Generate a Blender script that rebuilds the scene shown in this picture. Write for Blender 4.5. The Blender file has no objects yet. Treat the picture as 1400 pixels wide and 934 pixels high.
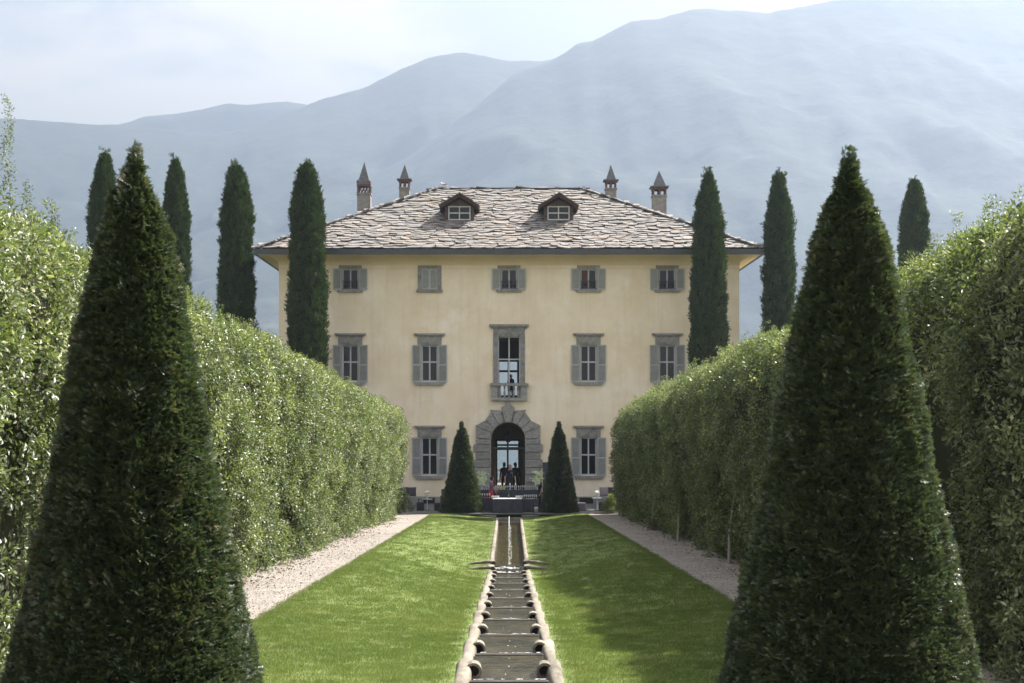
import bpy, bmesh, math, random
import numpy as np
from mathutils import Vector, Matrix, Euler, noise

R = math.radians
PI = math.pi
random.seed(7)
rng = np.random.default_rng(11)
sc = bpy.context.scene
COL = sc.collection

# ------------------------------------------------------------------ camera
CAMZ = 4.05
cam_d = bpy.data.cameras.new('camera')
cam = bpy.data.objects.new('camera', cam_d)
COL.objects.link(cam)
cam.location = (0, 0, CAMZ)
cam.rotation_euler = (R(90), 0, 0)
cam_d.sensor_width = 36.0
cam_d.lens = 36.0 * 2000 / 1400
cam_d.shift_x = 4 / 1400
cam_d.shift_y = (585 - 467) / 1400
cam_d.clip_start = 0.5
cam_d.clip_end = 20000
cam_d.dof.use_dof = True
cam_d.dof.focus_distance = 60
cam_d.dof.aperture_fstop = 6.5
sc.camera = cam

# ------------------------------------------------------------------ light
SUN_AZ, SUN_EL = 29.5, 47.4      # azimuth measured from +x towards +y
to_sun = Vector((math.cos(R(SUN_AZ)) * math.cos(R(SUN_EL)), math.sin(R(SUN_AZ)) * math.cos(R(SUN_EL)), math.sin(R(SUN_EL))))
sun_d = bpy.data.lights.new('sun', 'SUN')
sun_d.energy = 5.0
sun_d.angle = R(0.53)
sun_d.color = (1.0, 0.95, 0.86)
sun = bpy.data.objects.new('sun', sun_d)
COL.objects.link(sun)
sun.location = (60, 60, 80)
sun.rotation_euler = to_sun.to_track_quat('Z', 'Y').to_euler()

HAZE_DENSITY = 0.00042
EXPOSURE = 2.26

sc.view_settings.view_transform = 'Standard'
sc.view_settings.look = 'None'
sc.view_settings.exposure = EXPOSURE
sc.view_settings.gamma = 1
sc.view_settings.use_curve_mapping = False
sc.cycles.use_denoising = True
sc.cycles.volume_bounces = 2
sc.cycles.max_bounces = 8
sc.cycles.diffuse_bounces = 3
sc.cycles.glossy_bounces = 3
sc.cycles.transmission_bounces = 4
sc.cycles.transparent_max_bounces = 8
sc.cycles.sample_clamp_indirect = 6
sc.cycles.caustics_reflective = False
sc.cycles.caustics_refractive = False
sc.cycles.use_adaptive_sampling = True
sc.cycles.adaptive_threshold = 0.015

world = bpy.data.worlds.new('World')
sc.world = world
world.use_nodes = True
nt = world.node_tree
nt.nodes.clear()
N = nt.nodes.new
L = nt.links.new
out = N('ShaderNodeOutputWorld')
bg = N('ShaderNodeBackground')
bg.inputs['Strength'].default_value = 0.05
sky = N('ShaderNodeTexSky')
sky.sky_type = 'NISHITA'
sky.sun_disc = False
sky.sun_elevation = R(SUN_EL)
sky.sun_rotation = R(90 - SUN_AZ)
sky.altitude = 200
sky.air_density = 1.0
sky.dust_density = 2.0
sky.ozone_density = 1.0
tc = N('ShaderNodeTexCoord')
mp = N('ShaderNodeMapping')
mp.inputs['Scale'].default_value = (1.0, 1.0, 2.4)
mp.inputs['Location'].default_value = (0.9, 0.4, 0.1)
n1 = N('ShaderNodeTexNoise')
n1.inputs['Scale'].default_value = 5.0
n1.inputs['Detail'].default_value = 9
n1.inputs['Roughness'].default_value = 0.58
n1.inputs['Distortion'].default_value = 0.25
cr = N('ShaderNodeValToRGB')
cr.color_ramp.elements[0].position = 0.45
cr.color_ramp.elements[0].color = (0.50, 0.50, 0.50, 1)
cr.color_ramp.elements[1].position = 0.58
cr.color_ramp.elements[1].color = (1, 1, 1, 1)
mix = N('ShaderNodeMixRGB')
bw = N('ShaderNodeRGBToBW'); L(sky.outputs['Color'], bw.inputs['Color'])
cm = N('ShaderNodeMath'); cm.operation = 'MULTIPLY_ADD'; cm.inputs[1].default_value = 0.6; cm.inputs[2].default_value = 6.6
L(bw.outputs['Val'], cm.inputs[0])
cc = N('ShaderNodeMixRGB'); cc.blend_type = 'MULTIPLY'; cc.inputs['Fac'].default_value = 1; cc.inputs['Color2'].default_value = (1.0, 0.94, 0.87, 1)
L(cm.outputs[0], cc.inputs['Color1']); L(cc.outputs['Color'], mix.inputs['Color2'])
L(tc.outputs['Generated'], mp.inputs['Vector'])
L(mp.outputs['Vector'], n1.inputs['Vector'])
L(n1.outputs['Fac'], cr.inputs['Fac'])
L(cr.outputs['Color'], mix.inputs['Fac'])
L(sky.outputs['Color'], mix.inputs['Color1'])
L(mix.outputs['Color'], bg.inputs['Color'])
L(bg.outputs['Background'], out.inputs['Surface'])


# ------------------------------------------------------------------ helpers
def tag(o, label=None, cat=None, group=None, kind=None):
    if label: o['label'] = label
    if cat: o['category'] = cat
    if group: o['group'] = group
    if kind: o['kind'] = kind
    return o


def empty(name, loc, label, cat, group=None, rz=0.0):
    o = bpy.data.objects.new(name, None)
    o.empty_display_size = 0.3
    COL.objects.link(o)
    o.location = loc
    o.rotation_euler = (0, 0, rz)
    return tag(o, label, cat, group)


def copy_tree(o, parent=None):
    c = o.copy()
    COL.objects.link(c)
    c.parent = parent
    for ch in list(o.children):
        copy_tree(ch, c)
    return c


def link_mesh(name, me, mat, parent=None, loc=None, kind=None):
    o = bpy.data.objects.new(name, me)
    if mat is not None and len(me.materials) == 0:
        me.materials.append(mat)
    COL.objects.link(o)
    if parent is not None:
        o.parent = parent
    if loc is not None:
        o.location = loc
    if kind:
        o['kind'] = kind
    return o


class MB:
    """collects shapes and links them as one mesh object"""

    def __init__(s):
        s.v, s.f = [], []

    def add(s, vs, fs):
        b = len(s.v)
        s.v += [tuple(p) for p in vs]
        s.f += [tuple(i + b for i in f) for f in fs]
        return s

    def box(s, x0, x1, y0, y1, z0, z1):
        vs = [(x0, y0, z0), (x1, y0, z0), (x1, y1, z0), (x0, y1, z0), (x0, y0, z1), (x1, y0, z1), (x1, y1, z1), (x0, y1, z1)]
        return s.add(vs, [(0, 3, 2, 1), (4, 5, 6, 7), (0, 1, 5, 4), (1, 2, 6, 5), (2, 3, 7, 6), (3, 0, 4, 7)])

    def cbox(s, c, d, rot=None):
        vs = []
        for dz in (-1, 1):
            for dx, dy in ((-1, -1), (1, -1), (1, 1), (-1, 1)):
                p = Vector((dx * d[0] / 2, dy * d[1] / 2, dz * d[2] / 2))
                if rot is not None: p.rotate(rot)
                vs.append(p + Vector(c))
        return s.add(vs, [(0, 3, 2, 1), (4, 5, 6, 7), (0, 1, 5, 4), (1, 2, 6, 5), (2, 3, 7, 6), (3, 0, 4, 7)])

    def prism_xz(s, poly, y0, y1):
        """polygon in x,z (counter-clockwise seen from -y) extruded along y from y0 (front) to y1"""
        n = len(poly)
        vs = [(x, y0, z) for x, z in poly] + [(x, y1, z) for x, z in poly]
        fs = [tuple(range(n)), tuple(range(2 * n - 1, n - 1, -1))]
        fs += [(i, i + n, (i + 1) % n + n, (i + 1) % n) for i in range(n)]
        return s.add(vs, fs)

    def prism_yz(s, poly, x0, x1):
        n = len(poly)
        vs = [(x0, y, z) for y, z in poly] + [(x1, y, z) for y, z in poly]
        fs = [tuple(range(n)), tuple(range(2 * n - 1, n - 1, -1))]
        fs += [(i, i + n, (i + 1) % n + n, (i + 1) % n) for i in range(n)]
        return s.add(vs, fs)

    def lathe(s, c, prof, n=12, sx=1.0, sy=1.0, rot=None):
        """prof = [(r, z)...] around z at c"""
        vs, fs = [], []
        for r, z in prof:
            for i in range(n):
                a = 2 * PI * i / n
                p = Vector((r * math.cos(a) * sx, r * math.sin(a) * sy, z))
                if rot is not None: p.rotate(rot)
                vs.append(p + Vector(c))
        m = len(prof)
        for j in range(m - 1):
            for i in range(n):
                k = (i + 1) % n
                fs.append((j * n + i, j * n + k, (j + 1) * n + k, (j + 1) * n + i))
        fs.append(tuple(reversed(range(n))))
        fs.append(tuple((m - 1) * n + i for i in range(n)))
        return s.add(vs, fs)

    def tube(s, pts, rad, n=8, cap=True):
        pts = [Vector(p) for p in pts]
        rads = rad if isinstance(rad, (list, tuple)) else [rad] * len(pts)
        vs, fs = [], []
        up = Vector((0, 0, 1))
        for i, p in enumerate(pts):
            d = (pts[min(i + 1, len(pts) - 1)] - pts[max(i - 1, 0)]).normalized()
            if abs(d.dot(up)) > 0.95: u = d.cross(Vector((1, 0, 0))).normalized()
            else: u = d.cross(up).normalized()
            w = u.cross(d).normalized()
            for k in range(n):
                a = 2 * PI * k / n
                vs.append(p + (u * math.cos(a) + w * math.sin(a)) * rads[i])
        for j in range(len(pts) - 1):
            for k in range(n):
                q = (k + 1) % n
                fs.append((j * n + k, j * n + q, (j + 1) * n + q, (j + 1) * n + k))
        if cap:
            fs.append(tuple(range(n)))
            fs.append(tuple((len(pts) - 1) * n + k for k in reversed(range(n))))
        return s.add(vs, fs)

    def mesh(s, name, mat=None, smooth=False):
        me = bpy.data.meshes.new(name)
        me.from_pydata(s.v, [], s.f)
        if mat is not None: me.materials.append(mat)
        if smooth: me.shade_smooth()
        me.update()
        bm = bmesh.new(); bm.from_mesh(me)
        bmesh.ops.recalc_face_normals(bm, faces=bm.faces)
        bm.to_mesh(me); bm.free()
        return me

    def build(s, name, mat, parent=None, loc=None, smooth=False, bevel=0, kind=None):
        o = link_mesh(name, s.mesh(name, mat, smooth), None, parent, loc, kind)
        if bevel:
            m = o.modifiers.new('bevel', 'BEVEL'); m.width = bevel; m.segments = 2; m.limit_method = 'ANGLE'
        return o


def grid_mesh(name, xs, ys, zf, mat, kind=None, smooth=True):
    xs = list(xs); ys = list(ys)
    v = [(x, y, zf(x, y)) for y in ys for x in xs]
    nx = len(xs)
    f = [(j * nx + i, j * nx + i + 1, (j + 1) * nx + i + 1, (j + 1) * nx + i) for j in range(len(ys) - 1) for i in range(nx - 1)]
    me = bpy.data.meshes.new(name)
    me.from_pydata(v, [], f)
    if smooth: me.shade_smooth()
    return link_mesh(name, me, mat, kind=kind)


# ------------------------------------------------------------------ materials
def new_mat(name):
    m = bpy.data.materials.new(name)
    m.use_nodes = True
    nt = m.node_tree
    b = nt.nodes.get('Principled BSDF')
    return m, nt, b


def noisy(name, c1, c2, scale=6.0, rough=0.8, bump=0.3, bscale=40.0, bdist=0.01, detail=6, c3=None, scale3=1.0, lo=0.35, hi=0.65, lo3=0.5, hi3=0.7, spec=0.3, stretch=(1, 1, 1), tint_attr=None, coords='Object', rnd=0.0):
    m, nt, b = new_mat(name)
    N = nt.nodes.new; L = nt.links.new
    tc = N('ShaderNodeTexCoord'); mp = N('ShaderNodeMapping'); mp.inputs['Scale'].default_value = stretch
    L(tc.outputs[coords], mp.inputs['Vector'])
    n = N('ShaderNodeTexNoise'); n.inputs['Scale'].default_value = scale; n.inputs['Detail'].default_value = detail; n.inputs['Roughness'].default_value = 0.62
    L(mp.outputs['Vector'], n.inputs['Vector'])
    r = N('ShaderNodeMapRange'); r.inputs['From Min'].default_value = lo; r.inputs['From Max'].default_value = hi
    L(n.outputs['Fac'], r.inputs['Value'])
    mx = N('ShaderNodeMixRGB'); mx.inputs['Color1'].default_value = (*c1, 1); mx.inputs['Color2'].default_value = (*c2, 1)
    L(r.outputs['Result'], mx.inputs['Fac'])
    col = mx.outputs['Color']
    if c3 is not None:
        n3 = N('ShaderNodeTexNoise'); n3.inputs['Scale'].default_value = scale3; n3.inputs['Detail'].default_value = 8; n3.inputs['Roughness'].default_value = 0.7
        L(mp.outputs['Vector'], n3.inputs['Vector'])
        r3 = N('ShaderNodeMapRange'); r3.inputs['From Min'].default_value = lo3; r3.inputs['From Max'].default_value = hi3
        L(n3.outputs['Fac'], r3.inputs['Value'])
        m3 = N('ShaderNodeMixRGB'); m3.inputs['Color2'].default_value = (*c3, 1)
        L(r3.outputs['Result'], m3.inputs['Fac']); L(col, m3.inputs['Color1'])
        col = m3.outputs['Color']
    if tint_attr:
        a = N('ShaderNodeAttribute'); a.attribute_name = tint_attr
        hm = N('ShaderNodeMixRGB'); hm.blend_type = 'MULTIPLY'; hm.inputs['Fac'].default_value = 1
        L(col, hm.inputs['Color1']); L(a.outputs['Color'], hm.inputs['Color2']); col = hm.outputs['Color']
    if rnd:
        oi = N('ShaderNodeObjectInfo'); rr = N('ShaderNodeMapRange'); rr.inputs['To Min'].default_value = 1 - rnd; rr.inputs['To Max'].default_value = 1 + rnd
        L(oi.outputs['Random'], rr.inputs['Value'])
        hm = N('ShaderNodeMixRGB'); hm.blend_type = 'MULTIPLY'; hm.inputs['Fac'].default_value = 1
        L(col, hm.inputs['Color1']); L(rr.outputs['Result'], hm.inputs['Color2']); col = hm.outputs['Color']
    L(col, b.inputs['Base Color'])
    b.inputs['Roughness'].default_value = rough
    b.inputs['Specular IOR Level'].default_value = spec
    if bump:
        nb = N('ShaderNodeTexNoise'); nb.inputs['Scale'].default_value = bscale; nb.inputs['Detail'].default_value = 5
        L(mp.outputs['Vector'], nb.inputs['Vector'])
        bp = N('ShaderNodeBump'); bp.inputs['Strength'].default_value = bump; bp.inputs['Distance'].default_value = bdist
        L(nb.outputs['Fac'], bp.inputs['Height']); L(bp.outputs['Normal'], b.inputs['Normal'])
    return m


def leafy(name, ca, cb, cc=None, rough=0.45, spec=0.5, trans=0.25, tcol=None):
    """leaf colour picked per spray by the instance attribute 'tint' (0..1), mixed finely by position"""
    m, nt, b = new_mat(name)
    N = nt.nodes.new; L = nt.links.new
    a = N('ShaderNodeAttribute'); a.attribute_type = 'INSTANCER'; a.attribute_name = 'tint'
    g = N('ShaderNodeAttribute'); g.attribute_name = 'leafrnd'
    ad = N('ShaderNodeMath'); ad.operation = 'MULTIPLY_ADD'; ad.inputs[1].default_value = 0.62
    L(g.outputs['Fac'], ad.inputs[0])
    ml = N('ShaderNodeMath'); ml.operation = 'MULTIPLY'; ml.inputs[1].default_value = 0.45
    L(a.outputs['Fac'], ml.inputs[0]); L(ml.outputs[0], ad.inputs[2])
    ramp = N('ShaderNodeValToRGB')
    ramp.color_ramp.elements[0].color = (*ca, 1); ramp.color_ramp.elements[0].position = 0.05
    ramp.color_ramp.elements[1].color = (*cb, 1); ramp.color_ramp.elements[1].position = 0.85
    if cc is not None:
        e = ramp.color_ramp.elements.new(0.97); e.color = (*cc, 1)
    L(ad.outputs[0], ramp.inputs['Fac'])
    L(ramp.outputs['Color'], b.inputs['Base Color'])
    b.inputs['Roughness'].default_value = rough
    b.inputs['Specular IOR Level'].default_value = spec
    tr = N('ShaderNodeBsdfTranslucent')
    hs = N('ShaderNodeMixRGB'); hs.blend_type = 'MULTIPLY'; hs.inputs['Fac'].default_value = 1; hs.inputs['Color2'].default_value = (*(tcol or (1.6, 1.9, 0.7)), 1)
    L(ramp.outputs['Color'], hs.inputs['Color1']); L(hs.outputs['Color'], tr.inputs['Color'])
    mx = N('ShaderNodeMixShader'); mx.inputs['Fac'].default_value = trans
    L(b.outputs['BSDF'], mx.inputs[1]); L(tr.outputs['BSDF'], mx.inputs[2])
    L(mx.outputs['Shader'], nt.nodes['Material Output'].inputs['Surface'])
    return m


M = {}
M['render'] = noisy('ochre_render', (0.63, 0.525, 0.385), (0.72, 0.63, 0.50), scale=0.55, rough=0.9, bump=0.3, bscale=14, bdist=0.02, c3=(0.74, 0.67, 0.57), scale3=0.45, lo3=0.50, hi3=0.66, spec=0.2)
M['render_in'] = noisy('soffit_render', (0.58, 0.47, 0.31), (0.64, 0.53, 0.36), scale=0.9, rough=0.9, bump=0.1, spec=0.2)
M['stone'] = noisy('grey_granite', (0.17, 0.165, 0.16), (0.29, 0.28, 0.265), scale=9, rough=0.85, bump=0.4, bscale=60, bdist=0.01, c3=(0.12, 0.12, 0.12), scale3=2.2, rnd=0.12)
M['plinth'] = noisy('plinth_stone', (0.20, 0.20, 0.21), (0.28, 0.275, 0.27), scale=4, rough=0.85)
M['slab'] = noisy('roof_stone', (0.118, 0.110, 0.105), (0.220, 0.206, 0.196), scale=3.5, rough=0.75, bump=0.6, bscale=18, bdist=0.025, c3=(0.20, 0.15, 0.11), scale3=0.8, lo3=0.58, hi3=0.76, spec=0.4, tint_attr='tint')
M['under'] = noisy('roof_boarding', (0.05, 0.04, 0.035), (0.08, 0.07, 0.06), rough=0.9)
M['gutter'] = noisy('gutter_metal', (0.025, 0.03, 0.04), (0.04, 0.045, 0.055), rough=0.45, bump=0, spec=0.5)
M['soffitw'] = noisy('dark_wood', (0.05, 0.03, 0.025), (0.085, 0.05, 0.04), scale=8, rough=0.7)
M['shutter'] = noisy('grey_shutter_paint', (0.27, 0.28, 0.285), (0.34, 0.35, 0.355), scale=4, rough=0.6, bump=0.1, rnd=0.08)
M['frame'] = noisy('grey_frame_paint', (0.33, 0.345, 0.375), (0.40, 0.41, 0.44), scale=5, rough=0.5, bump=0.05)
M['whiteframe'] = noisy('white_frame_paint', (0.42, 0.45, 0.43), (0.55, 0.57, 0.54), scale=6, rough=0.5, bump=0.05)
M['iron'] = noisy('black_iron', (0.012, 0.012, 0.014), (0.02, 0.02, 0.022), rough=0.5, bump=0)
M['brick'] = noisy('chimney_brick', (0.075, 0.045, 0.038), (0.13, 0.08, 0.065), scale=14, rough=0.9)
M['chim'] = noisy('chimney_plaster', (0.16, 0.145, 0.135), (0.25, 0.23, 0.21), scale=5, rough=0.9, c3=(0.14, 0.13, 0.12), scale3=2)
M['lead'] = noisy('chimney_slate', (0.075, 0.075, 0.085), (0.13, 0.13, 0.14), scale=7, rough=0.7)
M['interior'] = noisy('interior_plaster', (0.20, 0.15, 0.11), (0.28, 0.22, 0.16), scale=2, rough=0.9, bump=0)
M['intfloor'] = noisy('interior_floor', (0.10, 0.07, 0.05), (0.16, 0.12, 0.09), scale=3, rough=0.4, bump=0)
M['curtain'] = noisy('red_curtain', (0.08, 0.03, 0.027), (0.12, 0.05, 0.045), scale=3, rough=0.9, bump=0)
M['cascade'] = noisy('cascade_stone', (0.145, 0.125, 0.10), (0.265, 0.235, 0.195), scale=5, rough=0.9, bump=0.55, bscale=26, bdist=0.012, c3=(0.095, 0.085, 0.062), scale3=3.0, lo3=0.50, hi3=0.66, stretch=(1, 0.22, 1), rnd=0.08)
M['wetstone'] = noisy('wet_stone', (0.035, 0.032, 0.028), (0.08, 0.07, 0.055), scale=6, rough=0.35, bump=0.3, bscale=30)
M['bed'] = noisy('channel_bed', (0.05, 0.042, 0.022), (0.085, 0.068, 0.035), scale=5, rough=0.6)
M['patio'] = noisy('patio_stone', (0.10, 0.10, 0.10), (0.155, 0.15, 0.15), scale=2, rough=0.8)
M['cloth_white'] = noisy('white_linen', (0.55, 0.56, 0.58), (0.65, 0.66, 0.68), rough=0.9, bump=0.05)
M['cloth_navy'] = noisy('dark_navy_cloth', (0.040, 0.043, 0.060), (0.055, 0.058, 0.078), rough=0.9, bump=0.05)
M['cushion_dark'] = noisy('charcoal_fabric', (0.035, 0.033, 0.042), (0.055, 0.05, 0.06), scale=20, rough=0.95)
M['cushion_mauve'] = noisy('mauve_grey_fabric', (0.17, 0.15, 0.17), (0.23, 0.20, 0.225), scale=20, rough=0.95)
M['wicker'] = noisy('dark_wicker', (0.03, 0.028, 0.032), (0.06, 0.055, 0.06), scale=60, rough=0.8, bump=0.5, bscale=120)
M['petal'] = noisy('white_petals', (0.72, 0.74, 0.70), (0.8, 0.8, 0.78), rough=0.8, bump=0)
M['steel'] = noisy('brushed_steel', (0.45, 0.46, 0.48), (0.55, 0.56, 0.58), rough=0.35, bump=0)
M['bark'] = noisy('grey_bark', (0.20, 0.185, 0.16), (0.34, 0.32, 0.28), scale=9, rough=0.9, stretch=(1, 1, 0.3))
M['twig'] = noisy('shaded_twigs', (0.018, 0.022, 0.010), (0.035, 0.035, 0.018), scale=14, rough=0.95)  # dark colour paints in the leaf shade inside the foliage
M['skin'] = noisy('skin', (0.38, 0.22, 0.16), (0.42, 0.25, 0.18), rough=0.6, bump=0)
M['hair'] = noisy('dark_hair', (0.015, 0.011, 0.009), (0.03, 0.02, 0.016), scale=30, rough=0.6, bump=0)
M['greyhair'] = noisy('grey_hair', (0.10, 0.10, 0.10), (0.16, 0.16, 0.16), scale=30, rough=0.6, bump=0)
M['black'] = noisy('black_cotton', (0.012, 0.012, 0.018), (0.02, 0.02, 0.028), rough=0.9, bump=0)
M['purple'] = noisy('plum_shirt', (0.16, 0.075, 0.13), (0.20, 0.10, 0.16), rough=0.9, bump=0)
M['red'] = noisy('red_skirt', (0.30, 0.02, 0.035), (0.36, 0.03, 0.05), rough=0.9, bump=0)
M['badge'] = noisy('blue_badge', (0.05, 0.25, 0.65), (0.06, 0.28, 0.7), rough=0.4, bump=0)
M['bird'] = noisy('white_feathers', (0.65, 0.65, 0.66), (0.75, 0.75, 0.75), rough=0.8, bump=0)
M['lemon'] = noisy('yellow_juice', (0.6, 0.45, 0.05), (0.65, 0.5, 0.08), rough=0.3, bump=0)
M['bottle'] = noisy('green_bottle', (0.02, 0.05, 0.02), (0.03, 0.07, 0.03), rough=0.1, bump=0, spec=0.8)

def add_streaks(m):
    nt = m.node_tree; N = nt.nodes.new; L = nt.links.new
    b = nt.nodes['Principled BSDF']; src = b.inputs['Base Color'].links[0].from_socket
    tc = N('ShaderNodeTexCoord'); mp = N('ShaderNodeMapping'); mp.inputs['Scale'].default_value = (2.2, 1, 0.16)
    n = N('ShaderNodeTexNoise'); n.inputs['Scale'].default_value = 1.6; n.inputs['Detail'].default_value = 8; n.inputs['Roughness'].default_value = 0.65
    L(tc.outputs['Object'], mp.inputs['Vector']); L(mp.outputs['Vector'], n.inputs['Vector'])
    r = N('ShaderNodeMapRange'); r.inputs['From Min'].default_value = 0.5; r.inputs['From Max'].default_value = 0.75; r.inputs['To Max'].default_value = 0.28
    mx = N('ShaderNodeMixRGB'); mx.inputs['Color2'].default_value = (0.40, 0.34, 0.25, 1)
    L(n.outputs['Fac'], r.inputs['Value']); L(r.outputs['Result'], mx.inputs['Fac']); L(src, mx.inputs['Color1'])
    n2 = N('ShaderNodeTexNoise'); n2.inputs['Scale'].default_value = 0.9; n2.inputs['Detail'].default_value = 10; n2.inputs['Roughness'].default_value = 0.75
    L(tc.outputs['Object'], n2.inputs['Vector'])
    r2 = N('ShaderNodeMapRange'); r2.inputs['From Min'].default_value = 0.60; r2.inputs['From Max'].default_value = 0.70; r2.inputs['To Max'].default_value = 0.35
    m2 = N('ShaderNodeMixRGB'); m2.inputs['Color2'].default_value = (0.62, 0.38, 0.22, 1)
    L(n2.outputs['Fac'], r2.inputs['Value']); L(r2.outputs['Result'], m2.inputs['Fac']); L(mx.outputs['Color'], m2.inputs['Color1'])
    L(m2.outputs['Color'], b.inputs['Base Color'])


add_streaks(M['render'])

# window glass: near-black colour stands in for the unlit room behind a reflecting pane
m, nt_, b = new_mat('window_glass')
b.inputs['Base Color'].default_value = (0.012, 0.013, 0.016, 1); b.inputs['Roughness'].default_value = 0.03
b.inputs['Specular IOR Level'].default_value = 0.22
n = nt_.nodes.new('ShaderNodeTexNoise'); n.inputs['Scale'].default_value = 2.0
bp = nt_.nodes.new('ShaderNodeBump'); bp.inputs['Strength'].default_value = 0.08; bp.inputs['Distance'].default_value = 0.02
tcx = nt_.nodes.new('ShaderNodeTexCoord'); nt_.links.new(tcx.outputs['Object'], n.inputs['Vector'])
nt_.links.new(n.outputs['Fac'], bp.inputs['Height']); nt_.links.new(bp.outputs['Normal'], b.inputs['Normal'])
M['glass'] = m
# clear glass for tumblers and vases
m, nt_, b = new_mat('clear_glass')
b.inputs['Base Color'].default_value = (0.95, 0.97, 0.97, 1); b.inputs['Roughness'].default_value = 0.02; b.inputs['Transmission Weight'].default_value = 0.55; b.inputs['IOR'].default_value = 1.3
M['clear'] = m
# foam
m, nt_, b = new_mat('water_foam')
b.inputs['Base Color'].default_value = (0.8, 0.82, 0.84, 1); b.inputs['Roughness'].default_value = 0.3
M['foam'] = m


def water_mat(name, deep, rip, rscale, stretch, strength, foam=0.0):
    m, nt, b = new_mat(name)
    N = nt.nodes.new; L = nt.links.new
    tc = N('ShaderNodeTexCoord'); mp = N('ShaderNodeMapping'); mp.inputs['Scale'].default_value = stretch
    L(tc.outputs['Object'], mp.inputs['Vector'])
    n = N('ShaderNodeTexNoise'); n.inputs['Scale'].default_value = rscale; n.inputs['Detail'].default_value = 3; n.inputs['Distortion'].default_value = 0.6
    L(mp.outputs['Vector'], n.inputs['Vector'])
    n2 = N('ShaderNodeTexNoise'); n2.inputs['Scale'].default_value = 1.7; n2.inputs['Detail'].default_value = 5
    L(tc.outputs['Object'], n2.inputs['Vector'])
    mx = N('ShaderNodeMixRGB'); mx.inputs['Color1'].default_value = (*deep, 1); mx.inputs['Color2'].default_value = (*rip, 1)
    r = N('ShaderNodeMapRange'); r.inputs['From Min'].default_value = 0.35; r.inputs['From Max'].default_value = 0.7
    L(n2.outputs['Fac'], r.inputs['Value']); L(r.outputs['Result'], mx.inputs['Fac']); L(mx.outputs['Color'], b.inputs['Base Color'])
    b.inputs['Roughness'].default_value = 0.04; b.inputs['IOR'].default_value = 1.33
    bp = N('ShaderNodeBump'); bp.inputs['Strength'].default_value = strength; bp.inputs['Distance'].default_value = 0.05
    L(n.outputs['Fac'], bp.inputs['Height']); L(bp.outputs['Normal'], b.inputs['Normal'])
    return m


M['water'] = water_mat('cascade_water', (0.018, 0.017, 0.008), (0.055, 0.046, 0.020), 8.0, (0.45, 2.4, 1), 1.0)
M['poolwater'] = water_mat('basin_water', (0.030, 0.028, 0.012), (0.070, 0.056, 0.020), 5.0, (1.6, 0.7, 1), 0.35)
M['lake'] = water_mat('lake_water', (0.03, 0.06, 0.08), (0.04, 0.07, 0.09), 0.6, (1, 1, 1), 0.8)

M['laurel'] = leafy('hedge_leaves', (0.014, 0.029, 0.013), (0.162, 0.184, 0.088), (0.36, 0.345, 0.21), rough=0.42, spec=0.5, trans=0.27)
M['yew'] = leafy('yew_needles', (0.018, 0.031, 0.020), (0.098, 0.122, 0.066), (0.20, 0.11, 0.06), rough=0.40, spec=0.6, trans=0.14)
M['cypress'] = leafy('cypress_leaves', (0.016, 0.034, 0.013), (0.062, 0.088, 0.032), (0.10, 0.12, 0.045), rough=0.55, spec=0.35, trans=0.12)
M['bush'] = leafy('bush_leaves', (0.08, 0.11, 0.04), (0.22, 0.23, 0.10), (0.4, 0.38, 0.15), rough=0.5, spec=0.4, trans=0.3)
M['blade'] = leafy('grass_blades', (0.072, 0.107, 0.027), (0.155, 0.19, 0.062), (0.28, 0.27, 0.14), rough=0.5, spec=0.3, trans=0.35, tcol=(1.3, 1.4, 0.65))


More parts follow.
